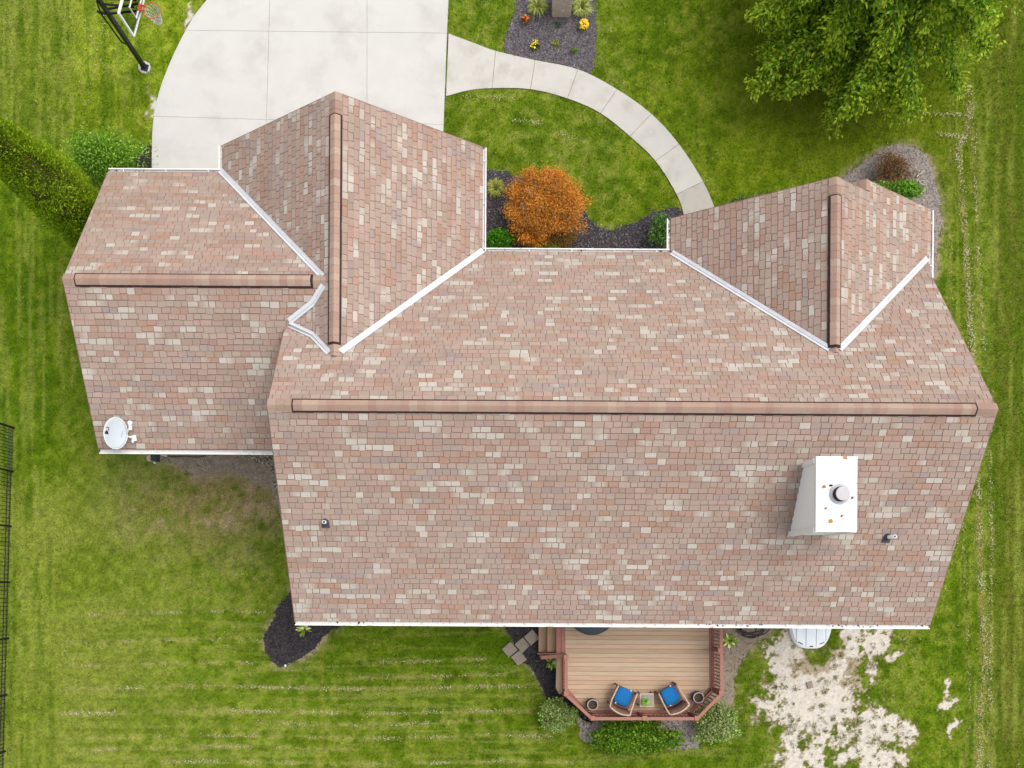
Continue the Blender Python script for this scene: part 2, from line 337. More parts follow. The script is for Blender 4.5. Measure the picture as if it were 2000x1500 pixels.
LT = np.array((1.15, 1.10, .92))
def lawn(px, py):
    px = np.asarray(px, float); py = np.asarray(py, float)
    A = lambda r, g, b: np.array(lin((r, g, b))) / GAIN
    def mix(c, d, t): return c + (d - c) * np.clip(t, 0, 1)[..., None]
    n1 = fbm(px / 110, py / 110, 4, 1); n2 = fbm(px / 15, py / 15, 4, 2) * .75 + fbm(px / 45, py / 45, 3, 8) * .25; n3 = fbm(px / 8, py / 8, 3, 3)
    c = np.ones(px.shape + (3,)) * A(118, 143, 34)
    c = mix(c, A(92, 124, 18), sm(.42, .70, n1) * .75)
    c = mix(c, A(146, 158, 72), sm(.46, .68, n2) * .75)
    c = mix(c, A(88, 112, 16), sm(.52, .30, n2) * .7)
    # drier, paler turf on the west and the far east strips
    wst = sm(560, 120, px) * sm(880, 1000, py) + .7 * sm(300, 120, px) * sm(330, 100, py)
    c = mix(c, A(146, 158, 70), wst * (.25 + .5 * sm(.4, .65, n1)))
    est = sm(1925, 1955, px)
    c = mix(c, A(124, 128, 58), est * (.35 + .5 * sm(.35, .6, n2)))
    c = mix(c, A(108, 124, 30), sm(1380, 1500, px) * sm(430, 300, py) * .55)
    ring = np.zeros(px.shape)
    # turf types: darker fescue by the fence and the house, paler turf by the drive
    def tone(c, w, t): return c * (1 + np.clip(w, 0, 1)[..., None] * (np.array(t) - 1))
    c = tone(c, sm(150, 100, px) * sm(230, 320, py) * sm(1000, 850, py), (.78, .90, .35))
    c = tone(c, sm(120, 160, px) * sm(420, 360, px) * sm(330, 200, py), (1.38, 1.34, 1.0))
    c = tone(c, sm(560, 680, px) * sm(1500, 1420, px) * sm(1215, 1235, py), (.84, .88, .62))
    c = tone(c, sm(1925, 1950, px), (.82, .86, .66))
    c = tone(c, sm(1180, 1260, px) * sm(1925, 1900, px) * sm(520, 420, py), (.98, 1.0, .62))
    c = tone(c, sm(1400, 1450, px) * sm(1850, 1780, px) * sm(220, 280, py) * sm(420, 360, py), (1.15, 1.15, 1.0))
    c = tone(c, sm(1780, 1810, px) * sm(1925, 1900, px) * sm(420, 520, py), (.9, .95, .6))
    # mower streaks
    sv = fbm(px / 7, py / 130, 3, 6); sh = fbm(px / 150, py / 7, 3, 7)
    zv = np.maximum(sm(330, 250, px) * sm(840, 700, py), np.maximum(sm(120, 95, px), sm(1840, 1870, px)))
    zh = sm(110, 140, px) * sm(1120, 1220, py) * sm(1500, 1400, px)
    c = mix(c, A(150, 164, 76), zv * sm(.55, .72, sv) * .6); c = mix(c, A(84, 116, 12), zv * sm(.46, .3, sv) * .6)
    c = mix(c, A(150, 160, 84), zh * sm(.55, .72, sh) * .45); c = mix(c, A(94, 124, 20), zh * sm(.46, .3, sh) * .4)
    c = mix(c, A(92, 128, 8), sm(760, 900, px) * sm(1500, 1300, px) * sm(1225, 1260, py) * sm(1330, 1280, py) * .5)
    # dry patch behind the garage
    dry = np.exp(-(((px - 400) / 130) ** 2 + ((py - 985) / 85) ** 2) * .9) + .8 * np.exp(-(((px - 480) / 75) ** 2 + ((py - 960) / 60) ** 2))
    c = mix(c, A(150, 142, 96), dry * sm(.34, .6, n2 + .1) * .95)
    c = mix(c, A(172, 156, 132), dry * sm(.50, .66, fbm(px / 34, py / 34, 4, 12)) * .8)
    # straw-coloured clippings rows tint
    for y, x0, x1 in ROWS_H:
        c = mix(c, A(168, 166, 104), np.exp(-((py - y - 3 * np.sin(px / 90)) / 4.5) ** 2) * sm(x0 - 20, x0 + 30, px) * sm(x1 + 20, x1 - 30, px) * sm(.35, .6, n2) * .55)
    for row, w, a in ((ROW_V, 7, .8), (ROW_V2, 5, .5), (ROW_V3, 4, .4)):
        c = mix(c, A(150, 146, 86), np.exp(-((px - rowx(row, py)) / w) ** 2) * sm(150, 190, py) * a * sm(.3, .55, n2))
    c = mix(c, A(150, 150, 60), np.exp(-((px - 628 - (py - 1250) * .012) / 3.0) ** 2) * sm(1240, 1260, py) * .6)
    for k, wdt, am in (('west', 8, .95), ('step', 5, .7), ('corner', 10, .9), ('east', 8, .8), ('garage_rear', 9, .8)):
        pp = np.array(ragged(BEDS[k][0], 3)); lo, hi = pp.min(0) - 40, pp.max(0) + 40
        nr_ = (px > lo[0]) & (px < hi[0]) & (py > lo[1]) & (py < hi[1])
        x, y = px[nr_], py[nr_]; d = np.full(x.shape, 1e9)
        for q in pp: d = np.minimum(d, (x - q[0]) ** 2 + (y - q[1]) ** 2)
        t_ = np.zeros(px.shape); t_[nr_] = np.exp(-d / wdt ** 2) * am * sm(.36, .56, n2[nr_])
        c = mix(c, A(176, 160, 142), t_); ring = np.maximum(ring, t_)
    sf0 = sf = sand_field(px, py)
    n4 = fbm(px / 4.2, py / 4.2, 3, 61); n5 = fbm(px / 13, py / 13, 4, 62)
    sf = sf + (n5 - .5) * .66 + (n4 - .5) * .85
    sf = np.where(sf0 < .03, 0, sf)
    T_ = LT; A0_ = A; A = lambda r, g, b: A0_(r, g, b) / T_
    c = mix(c, A(150, 138, 100), sm(.18, .36, sf) * .8)
    c = mix(c, A(196, 178, 150), sm(.30, .42, sf))
    dirt = np.exp(-(((px - 1600) / 60) ** 2 + ((py - 1296) / 34) ** 2)) + .6 * np.exp(-(((px - 1660) / 40) ** 2 + ((py - 1330) / 30) ** 2))
    c = mix(c, np.ones(3) * A(246, 236, 222), sm(.38, .50, sf - dirt * .42))
    c = mix(c, np.ones(3) * A(222, 200, 178), sm(.38, .5, sf) * sm(.55, .75, n4) * .4)
    dens = (1 - sm(.28, .44, sf) * .97) * (1 - .8 * ring)
    gm = .70 + .75 * fbm(px / 5.5, py / 5.5, 3, 71); c = c * (1 + (gm - 1) * (1 - .7 * sm(.3, .45, sf)))[..., None]
    return c * LT, dens

# ------------------------------------------------------------------ ground sheet
step = .085
gx = np.concatenate(([-400, -120, -50, -28], np.arange(-17.5, 8.2, step), np.arange(8.2, 14.3, .034), np.arange(14.3, 18.51, step), [28, 50, 120, 400]))
gy = np.concatenate(([-400, -120, -50, -20], np.arange(-8.0, -6.0, step), np.arange(-6.0, -1.2, .034), np.arange(-1.2, 20.01, step), [30, 50, 120, 400]))
GX, GY = np.meshgrid(gx, gy, indexing='ij')
pxg = NX + GX * F / HC * CT + GY * F / HC * ST; pyg = NY - GY * F / HC * CT + GX * F / HC * ST
gc, _ = lawn(pxg, pyg)
gz = (fbm(GX * 1.5, GY * 1.5, 3, 20) - .5) * .03; gz[np.abs(GX) > 20] = 0; gz[np.abs(GY) > 22] = 0; gz -= .012
nx_, ny_ = len(gx), len(gy)
idx = np.arange(nx_ * ny_).reshape(nx_, ny_)
gf = np.stack([idx[:-1, :-1], idx[1:, :-1], idx[1:, 1:], idx[:-1, 1:]], -1).reshape(-1, 4)
ground = fast("lawn_ground", np.stack([GX, GY, gz], -1).reshape(-1, 3), gf, M_LAWN, None, gc.reshape(-1, 3) * .92)
tag(ground, "green mown lawn with pale bare patches around the house", "lawn", kind="structure")

# grass blades
NB = 640000
bx = R.uniform(-16.6, 17.3, NB); by = R.uniform(-6.6, 18.6, NB)
bpx = NX + bx * F / HC * CT + by * F / HC * ST; bpy_ = NY - by * F / HC * CT + bx * F / HC * ST
keep = np.ones(NB, bool)
jx = bx + R.normal(0, .035, NB); jy = by + R.normal(0, .035, NB)
for poly in [DRIVEW, WALKW]: keep &= ~inside(poly, bx + R.normal(0, .022, NB), by + R.normal(0, .022, NB))
for k, poly in BEDW.items():
    q_ = {'S': .13, 'P': .10, 'P2': .10}.get(BEDS[k][1], .045)
    keep &= ~(inside(poly, bx + R.normal(0, q_, NB), by + R.normal(0, q_, NB)) & (R.random(NB) < .985))
for poly in HOUSE_FOOT: keep &= ~inside(poly, bx, by)
bcol, bd = lawn(bpx, bpy_)
keep &= R.random(NB) < bd
bx, by, bcol = bx[keep], by[keep], bcol[keep]; nb = len(bx)
ang = R.uniform(0, 2 * np.pi, nb); lean = R.uniform(.25, 1.1, nb); ln = R.uniform(.035, .075, nb); wd = R.uniform(.006, .013, nb)
dxx, dyy = np.cos(ang), np.sin(ang)
base = np.stack([bx, by, np.full(nb, -.005)], 1); sid = np.stack([-dyy, dxx, np.zeros(nb)], 1) * wd[:, None]
tip = base + np.stack([dxx * np.sin(lean), dyy * np.sin(lean), np.cos(lean)], 1) * ln[:, None]
bv = np.stack([base - sid, base + sid, tip], 1).reshape(-1, 3)
bright = R.uniform(.6, 1.75, nb) * 1.1
hue = np.stack([R.uniform(.86, 1.16, nb), np.ones(nb), R.uniform(.7, 1.25, nb)], 1)
bc = np.repeat(bcol * bright[:, None] * hue, 3, 0)
grass = fast("grass", bv, np.arange(nb * 3).reshape(-1, 3), M_BLADE, None, bc)
tag(grass, "short green grass blades covering the whole lawn", "grass", kind="stuff")

def flakes(name, X, Y, Z, ln, wd, cols, label, cat, matl=None, tilt=.25, parent=None):
    n = len(X); a = R.uniform(0, 2 * np.pi, n); t = R.normal(0, tilt, n); t2 = R.normal(0, tilt, n)
    d = np.stack([np.cos(a) * np.cos(t), np.sin(a) * np.cos(t), np.sin(t)], 1) * (ln / 2)[:, None]
    s = np.stack([-np.sin(a) * np.cos(t2), np.cos(a) * np.cos(t2), np.sin(t2)], 1) * (wd / 2)[:, None]
    c = np.stack([X, Y, Z + np.abs(d[:, 2]) + np.abs(s[:, 2])], 1)
    V = np.stack([c - d - s * .7, c + d - s, c + d * .8 + s, c - d + s * .8], 1).reshape(-1, 3)
    o = fast(name, V, np.arange(n * 4).reshape(-1, 4), matl or M_CHIP, parent, np.repeat(cols, 4, 0))
    return tag(o, label, cat, kind="stuff")
def pal(cols, n, j=.12):
    c = np.array([S(*k) for k in cols])[R.integers(0, len(cols), n)]
    return c * R.uniform(1 - j, 1 + j, (n, 1)) * R.uniform(1 - j / 3, 1 + j / 3, (n, 3))

# dry clippings left along the mower rows
cx, cy = [], []
for y, x0, x1 in ROWS_H:
    n = int((x1 - x0) * 1.25); x = R.uniform(x0, x1, n); k = fbm(x / 40, np.full(n, y) / 9, 4, 31) + R.normal(0, .05, n) > .59
    cx.append(x[k]); cy.append((y + 3 * np.sin(x / 90) + R.normal(0, 2.2, n))[k])
for row, n, w in ((ROW_V, 3600, 4.2), (ROW_V2, 1200, 2.5), (ROW_V3, 420, 2.0)):
    y = R.uniform(row[0][1], row[-1][1], n); k = fbm(y / 30, y * 0 + w, 3, 33) + R.normal(0, .08, n) > .44
    cx.append((rowx(row, y) + R.normal(0, w, n))[k]); cy.append(y[k])
for (x0, y0, x1, y1, n) in ((1770, 222, 1895, 226, 120), (1830, 262, 1885, 270, 110), (160, 30, 210, 150, 60), (210, 20, 160, 260, 70), (900, 190, 1010, 192, 60), (1000, 235, 1060, 242, 50), (1090, 260, 1150, 280, 40)):
    t = R.random(n); cx.append(x0 + (x1 - x0) * t + R.normal(0, 2.5, n)); cy.append(y0 + (y1 - y0) * t + R.normal(0, 2.5, n))
n = 1500; cx.append(R.uniform(0, 2000, n)); cy.append(R.uniform(0, 1500, n))
cx = np.concatenate(cx); cy = np.concatenate(cy)
cw = np.array([P2(a, b) for a, b in zip(cx, cy)])
ok = np.ones(len(cw), bool)
for poly in [DRIVEW, WALKW] + list(BEDW.values()) + HOUSE_FOOT: ok &= ~inside(poly, cw[:, 0], cw[:, 1])
cw = cw[ok]; n = len(cw)
flakes("grass_clippings", cw[:, 0], cw[:, 1], np.full(n, .04), R.uniform(.012, .05, n), R.uniform(.008, .02, n),
       pal([(236, 228, 200), (222, 212, 172), (206, 200, 150), (190, 184, 124)], n), "pale dry grass clippings lying in mower rows on the lawn", "clippings")

# ------------------------------------------------------------------ planting beds with mulch
BEDLAB = {'entry': "grey mulch bed around the brick pillar at the top", 'court': "grey mulch bed between the two front gables",
          'porch': "thin mulch strip along the right front gable", 'corner': "pale mulch bed curving round the upper right house corner",
          'west': "black mulch bed at the lower left house corner", 'step': "black mulch bed beside the deck stairs",
          'east': "pale bare soil strip along the right deck railing", 'south': "grey mulch under the shrubs below the deck",
          'garage_side': "dark mulch beside the driveway at the garage corner", 'garage_rear': "bare brown soil behind the garage gutter"}
CH = {'G': ([(96, 90, 98), (112, 107, 116), (138, 130, 133), (150, 144, 146), (104, 88, 84), (90, 86, 94), (110, 104, 112), (176, 168, 166)], 900),
      'G2': ([(94, 86, 92), (110, 102, 108), (126, 114, 116), (130, 122, 124), (74, 68, 74), (92, 86, 92), (170, 164, 162)], 800),
      'P': ([(164, 152, 150), (188, 177, 170), (204, 195, 187), (144, 130, 126), (172, 150, 136)], 800),
      'P2': ([(120, 110, 106), (150, 138, 128), (96, 86, 84)], 350),
      'D': ([(40, 38, 44), (54, 50, 56), (72, 68, 72), (60, 58, 50), (48, 45, 50), (64, 60, 64), (120, 100, 86)], 800),
      'S': ([(150, 134, 116), (176, 160, 140), (120, 104, 88), (206, 194, 174)], 220)}
for k, (_, t) in BEDS.items():
    poly = BEDW[k]
    if area(poly) < 0: poly = poly[::-1]
    m = {'G': M_MULCH_G, 'G2': M_MULCH_D, 'P': M_MULCH_P, 'P2': M_MULCH_P, 'D': M_MULCH_D, 'S': M_DIRT}[t]
    bed = MB().prism(poly, -.05, .012).build("planting_bed", m); tag(bed, BEDLAB[k], "flower bed", kind="structure")
    xs = [p[0] for p in poly]; ys = [p[1] for p in poly]
    n = int((max(xs) - min(xs)) * (max(ys) - min(ys)) * CH[t][1])
    X = R.uniform(min(xs) - .05, max(xs) + .05, n); Y = R.uniform(min(ys) - .05, max(ys) + .05, n)
    kk = inside(poly, X + R.normal(0, .06, n), Y + R.normal(0, .06, n))
    for fp in HOUSE_FOOT + [DRIVEW, WALKW]: kk &= ~inside(fp, X, Y)
    X, Y = X[kk], Y[kk]; n = len(X)
    co = pal(CH[t][0], n, .25)
    flakes("mulch", X, Y, np.full(n, .012), R.uniform(.025, .075, n), R.uniform(.010, .026, n), co, "loose mulch pieces on the " + BEDLAB[k].split(' ', 1)[1], "mulch", tilt=.35)

# gravel behind the garage
gp = [P2(*p) for p in [(462, 880), (470, 890), (485, 900), (510, 906), (528, 912), (535, 940), (540, 975), (556, 1000), (562, 990), (560, 880)]]
V, Fc, cc = [], [], []
for i in range(900):
    while True:
        x = random.uniform(-8, -5.0); y = random.uniform(2.0, 3.9)
        if inside(gp, np.array([x]), np.array([y]))[0]: break
    r = random.uniform(.012, .032); o = len(V)
    col = random.choice([S(214, 208, 196), S(176, 166, 150), S(140, 128, 112), S(230, 224, 212), S(110, 100, 92)])
    for a, b, c in ((1, 0, 0), (0, 1, 0), (-1, 0, 0), (0, -1, 0), (0, 0, 1)):
        V.append((x + a * r * random.uniform(.7, 1.3), y + b * r * random.uniform(.7, 1.3), .015 + c * r * .8 + random.uniform(0, .015))); cc.append(col)
    Fc += [(o, o + 1, o + 4), (o + 1, o + 2, o + 4), (o + 2, o + 3, o + 4), (o + 3, o, o + 4)]
tag(mk("gravel", V, Fc, M_CHIP, None, cc), "pale loose gravel in the corner behind the garage", "gravel", kind="stuff")

# ------------------------------------------------------------------ driveway and walkway
drv = MB().prism(DRIVEW, -.10, .004).build("driveway", M_JOINT)
tag(drv, "pale concrete driveway in large slabs at the top left", "driveway", kind="structure")
def halfplane(p, q):
    (x0, y0), (x1, y1) = P2(*p), P2(*q); nx, ny = y1 - y0, -(x1 - x0); l = math.hypot(nx, ny); nx /= l; ny /= l
    return nx, ny, nx * x0 + ny * y0
VL = [halfplane((529, -60), (519, 300)), halfplane((717, -60), (717, 300))]
HL = [halfplane((300, -110), (900, -100)), halfplane((300, 59.5), (900, 66)), halfplane((300, 228), (900, 245))]
def cells(poly, lines, g=.004):
    out = [poly]
    for nx, ny, d in lines:
        nxt = []
        for p in out:
            for q in (clip(p, nx, ny, d - g), clip(p, -nx, -ny, -d - g)):
                if len(q) >= 3 and abs(area(q)) > .02: nxt.append(q)
        out = nxt
    return out
for q in cells(DRIVEW, VL + HL):
    MB().prism(q, -.08, .026).build("slab", M_CONC, drv)
wlk = MB().prism(WALKW, -.10, .004).build("walkway", M_JOINT)
tag(wlk, "curved concrete front walkway from driveway to right gable", "walkway", kind="structure")
JO = [0, 10, 15, 20, 25, 30, 35, 40, 45, 50]; JI = [0, 10, 15, 20, 25, 30, 35, 40, 45, 50]
for i in range(len(JO) - 1):
    a = [P2(*p) for p in WOs[JO[i]:JO[i + 1] + 1]]; b = [P2(*p) for p in WIs[JI[i]:JI[i + 1] + 1]]
    poly = a + b[::-1]
    cxp = sum(p[0] for p in poly) / len(poly); cyp = sum(p[1] for p in poly) / len(poly)
    d0 = math.dist(a[0], a[-1])
    poly = [(cxp + (x - cxp) * (1 - .012 / d0), cyp + (y - cyp) * (1 - .012 / d0)) for x, y in poly]
    MB().prism(poly, -.08, .024).build("slab", M_CONC3 if i >= 7 else M_CONC2, wlk)

# ------------------------------------------------------------------ the house
ZF, ZB, ZR = 2.74, 3.38, 6.394
XL, XR, YB, YR, YF = -5.11, 11.64, -1.09, 4.008, 8.95
house = empty("house", (3.0, 4.0, 0), "large house with pinkish brown shingled gable roofs and white gutters", "house")
PL = {   # plane functions
 'back': lambda x, y: ZR - (ZR - ZB) / (YR - YB) * (YR - y),
 'front': lambda x, y: ZR - .74 * (y - YR),
 'gfront': lambda x, y: 5.23 - .656 * (y - 7.261),
 'gback': lambda x, y: 5.23 - .523 * (7.261 - y),
 'wleft': lambda x, y: 5.40 - .747 * (-3.766 - x),
 'wright': lambda x, y: 5.40 - .747 * (x + 3.766),
 'rleft': lambda x, y: 5.24 - .71 * (8.36 - x),
 'rright': lambda x, y: 5.24 - .698 * (x - 8.36),
 'sleft': lambda x, y: 4.521 - .70 * (9.39 - x),
 'cricket': lambda x, y: 4.935 - .30 * (-4.376 - x),
}
K1, K2, TT = (-4.374, 6.78), (-4.379, 6.02), (-5.03, 6.36)
SL = [  # name, plan polygon, down-slope direction
 ('back', [(XL, YB), (XR, YB), (XR, YR), (XL, YR)], (0, -1)),
 ('front', [(XL, YR), (XR, YR), (XR, 8.05), (11.70, 8.36), (11.86, YF), (8.36, 5.568), (4.86, YF), (-.23, YF), (-3.766, 5.351), K2, TT, (XL, 6.30)], (0, 1)),
 ('gfront', [(-10.385, 7.261), (-3.99, 7.261), (-7.30, 11.04), (-10.385, 11.04)], (0, 1)),
 ('gback', [(-10.385, 3.45), (-4.85, 3.45), (-4.85, 6.30), TT, K1, (-3.99, 7.261), (-10.385, 7.261)], (0, -1)),
 ('wleft', [(-3.766, 11.75), (-7.30, 11.75), (-7.30, 11.04), (-3.99, 7.261), K1, K2, (-3.766, 5.351)], (-1, 0)),
 ('wright', [(-3.766, 5.351), (-.23, YF), (-.23, 11.75), (-3.766, 11.75)], (1, 0)),
 ('rleft', [(8.36, 9.85), (4.86, 9.85), (4.86, YF), (8.36, 5.568)], (-1, 0)),
 ('rright', [(8.36, 5.568), (11.90, YF), (11.90, 10.13), (9.39, 10.13), (9.39, 9.85), (8.36, 9.85)], (1, 0)),
 ('sleft', [(9.39, 9.70), (9.39, 10.13), (6.90, 10.13), (6.90, 9.70)], (-1, 0)),
 ('cricket', [K1, TT, K2], (-1, 0)),
]
# roof decking
rb = MB()
for nm, poly, dn in SL:
    if area(poly) < 0: poly = poly[::-1]
    n = len(poly); f = PL[nm]
    V = [(x, y, f(x, y) - .17) for x, y in poly] + [(x, y, f(x, y) - .012) for x, y in poly]
    rb.add(V, [tuple(range(n - 1, -1, -1)), tuple(range(n, 2 * n))] + [(i, (i + 1) % n, n + (i + 1) % n, n + i) for i in range(n)])
roof = rb.build("roof", M_DECKING, house)

# shingles
SPAL = {'tan': [(199, 177, 162), (197, 174, 159), (194, 172, 158), (192, 170, 155)], 'pink': [(199, 170, 157), (197, 168, 155)],
        'mauve': [(186, 166, 157), (183, 163, 156), (187, 169, 160)], 'terra': [(196, 162, 144), (194, 159, 140), (191, 158, 142)],
        'cream': [(217, 206, 193), (212, 200, 186), (220, 210, 198)], 'brown': [(189, 164, 148), (186, 162, 146)]}
SN = ['tan', 'pink', 'mauve', 'terra', 'cream', 'brown']; SW = [.36, .16, .06, .14, .20, .08]
JC = np.array(S(180, 146, 133))
shing = []      # (projected area, verts, faces, cols)
EXP = .152
for nm, poly, dn in SL:
    f = PL[nm]; ax = 1 if dn[0] == 0 else 0       # axis of the slope run (1: y, 0: x)
    gslope = abs(f(1, 1) - f(1, 0)) if ax == 1 else abs(f(1, 1) - f(0, 1))
    co = 1 / math.sqrt(1 + gslope ** 2); e = EXP * co
    sgn = dn[ax]
    # (a, b): a along the course, b = down-slope plan distance
    ab = [((p[0], p[1] * sgn) if ax == 1 else (p[1], p[0] * sgn)) for p in poly]
    if area(ab) < 0: ab = ab[::-1]
    a0, a1 = min(p[0] for p in ab), max(p[0] for p in ab); b0, b1 = min(p[1] for p in ab), max(p[1] for p in ab)
    nc = int((b1 - b0) / e) + 1
    for k in range(-1, nc + 1):
        bt = b0 + k * e + .03; bb = bt + e
        a = a0 - random.uniform(0, .3)
        # colour drops along the course
        drops = []; t = a0 - .6
        while t < a1 + .6:
            s = random.choices(SN, SW)[0]; l = random.uniform(.14, .62) if s != 'cream' else random.uniform(.12, .34)
            drops.append((t, t + l, np.array(S(*random.choice(SPAL[s]))) * random.uniform(.97, 1.08))); t += l
        di = 0
        def colat(q):
            for d in drops:
                if q < d[1]: return d[2]
            return drops[-1][2]
        while a < a1:
            w = random.choice((.165, .19, .215, .245, .27)) * random.uniform(.92, 1.08)
            st = random.choice((0, 0, .016, .022)); g = .003
            j = [random.uniform(-.006, .006) for _ in range(3)]
            quad = [(a + g + j[0], bt + .002), (a + w - g + j[1], bt + .002), (a + w - g + j[1] * .4, bb + st - g), (a + g + j[0] * .4, bb + st - g + j[2] * .4)]
            if area(quad) < 0: quad = quad[::-1]
            pc = clip_convex(ab, quad)
            if len(pc) >= 3 and abs(area(pc)) > .0015:
                q2 = []                      # drop duplicate points
                for p in pc:
                    if not q2 or math.dist(p, q2[-1]) > 1e-4: q2.append(p)
                if math.dist(q2[0], q2[-1]) < 1e-4: q2.pop()
                if len(q2) >= 3:
                    n = len(q2); ca = sum(p[0] for p in q2) / n; cb = sum(p[1] for p in q2) / n
                    lo, hi = colat(a + w * .22), colat(a + w * .78)
                    if random.random() < .35: hi = lo
                    V, C = [], []
                    jc = JC * random.uniform(.85, 1.1)
                    for lev in (0, 1, 2):
                        for p in q2:
                            da, db = p[0] - ca, p[1] - cb; q = p
                            if lev: q = (p[0] - math.copysign(min(.0048, abs(da) * .5), da), p[1] - math.copysign(min(.0048, abs(db) * .5), db))
                            tt = min(1, max(0, (p[1] - bt) / e))
                            h = (0 if lev == 0 else .004 + .012 * tt)
                            X, Y = (q[0], q[1] * sgn) if ax == 1 else (q[1] * sgn, q[0])
                            V.append((X + dn[0] * 0, Y, f(X, Y) + h - .011 + (0 if lev else 0)))
                            u = min(1, max(0, (p[0] - a) / w)); C.append(jc if lev < 2 else lo + (hi - lo) * u)
                    Fc = [tuple(range(2 * n, 3 * n))] + [(i, (i + 1) % n, n + (i + 1) % n, n + i) for i in range(n)]
                    # outward winding
                    A = np.array(V[2 * n]); Bv = np.array(V[2 * n + 1]); Cc = np.array(V[2 * n + 2])
                    if np.cross(Bv - A, Cc - A)[2] < 0: Fc = [tuple(reversed(x)) for x in Fc]
                    zz = V[2 * n][2]; pa = abs(area(q2)) / (HC - zz) ** 2
                    cxp, cyp = px_of(V[2 * n][0], V[2 * n][1], zz)
                    shing.append((pa, V, Fc, C))
            a += w
shing.sort(key=lambda s: -s[0])
for pa, V, Fc, C in shing[:300]:
    mk("shingle", V, Fc, M_SHING, roof, C)
V, Fc, C = [], [], []
for pa, v, f_, c in shing[300:]:
    o = len(V); V += v; Fc += [tuple(i + o for i in q) for q in f_]; C += c
tag(mk("shingles", V, Fc, M_SHING, roof, C), kind="stuff")
print("shingles", len(shing))

# ridge vents with cap shingles
CAPC = [(194, 162, 145), (190, 157, 140), (186, 152, 137), (199, 172, 154), (193, 164, 146), (188, 157, 143)]
def ridge(p, q, z, v0, v1, s0, s1, w=.28, lift=.05, pitch=.19):
    """ridge line p-q in plan, vent between distances v0..v1, slopes s0,s1 either side"""
    p = np.array(p); q = np.array(q); L = np.linalg.norm(q - p); d = (q - p) / L; sd = np.array((-d[1], d[0]))
    def prof(w, h, r): return [(-w / 2, h - s0 * w / 2 * .96), (-w / 5, h - s0 * w / 5 * .80), (0, h + .004), (w / 5, h - s1 * w / 5 * .80), (w / 2, h - s1 * w / 2 * .96)]
    def strip(t0, t1, w, h0, h1, thick):
        V = []
        for t, h in ((t0, h0), (t1, h1)):
            for o, hh in prof(w, h, 0): c = p + d * t + sd * o; V.append((c[0], c[1], z + hh))
        for t, h in ((t0, h0), (t1, h1)):
            for o, hh in prof(w, h - thick, 0): c = p + d * t + sd * o; V.append((c[0], c[1], z + hh))
        Fc = []
        for i in range(4): Fc += [(i, i + 1, 6 + i, 5 + i), (15 + i, 16 + i, 11 + i, 10 + i)]
        Fc += [(0, 5, 15, 10), (4, 14, 19, 9), (0, 10, 11, 1), (1, 11, 12, 2), (2, 12, 13, 3), (3, 13, 14, 4)]
        Fc += [(5, 6, 16, 15), (6, 7, 17, 16), (7, 8, 18, 17), (8, 9, 19, 18)]
        return V, Fc
    V, Fc = strip(v0 - .045, v1 + .045, w + .068, lift - .010, lift - .012, .10)
    vent = mk("ridge_vent", V, Fc, M_VENT, house)
    t = v0
    while t < v1 - .02:
        t1 = min(t + pitch * random.uniform(.95, 1.05), v1)
        V, Fc = strip(t - .012, t1 - .002, w, lift + .004, lift + .013, .012)
        c = np.array(S(*random.choice(CAPC))) * random.uniform(1.08, 1.18)
        cl = [c] * 20
        mk("ridge_cap", V, Fc, M_SHING, vent, cl); t = t1
    for lo, hi in ((0, v0 - .04), (v1 + .04, L)):
        t = lo
        while t < hi - .03:
            t1 = min(t + pitch * 1.05, hi)
            V, Fc = strip(t, t1 - .003, w + .06, .014, .022, .02)
            mk("ridge_cap", V, Fc, M_SHING, vent, [np.array(S(*random.choice(CAPC))) * random.uniform(1.0, 1.1)] * 20); t = t1
def along(px0, py0, px1, py1, z, p):
    a = P(px0, py0, z); b = P(px1, py1, z)
    return math.dist(a[:2], p), math.dist(b[:2], p)
v = along(573, 797, 1905, 806, ZR, (XL, YR)); ridge((XL, YR), (XR, YR), ZR, v[0], v[1], .74, .58, w=.245)
v = along(655, 225, 653, 668, 5.40, (-3.766, 11.75)); ridge((-3.766, 11.75), (-3.766, 5.40), 5.40, v[0], v[1], .747, .747, w=.245)
v = along(148, 551, 607, 555, 5.23, (-10.385, 7.261)); ridge((-10.385, 7.261), (-3.99, 7.261), 5.23, v[0], v[1], .656, .523, w=.255)
v = along(1630, 383, 1634, 675, 5.24, (8.36, 9.85)); ridge((8.36, 9.85), (8.36, 5.60), 5.24, v[0], v[1], .71, .698, w=.245)

# short cap run on the small front gable
sv = mk("ridge_cap", *(lambda V, Fc: (V, Fc))([(9.25, 9.86, 4.44), (9.39, 9.86, 4.54), (9.53, 9.86, 4.44), (9.25, 10.13, 4.44), (9.39, 10.13, 4.54), (9.53, 10.13, 4.44)], [(0, 1, 4, 3), (1, 2, 5, 4), (0, 2, 1), (3, 4, 5)]), M_SHING, house, [S(200, 166, 148)] * 6)

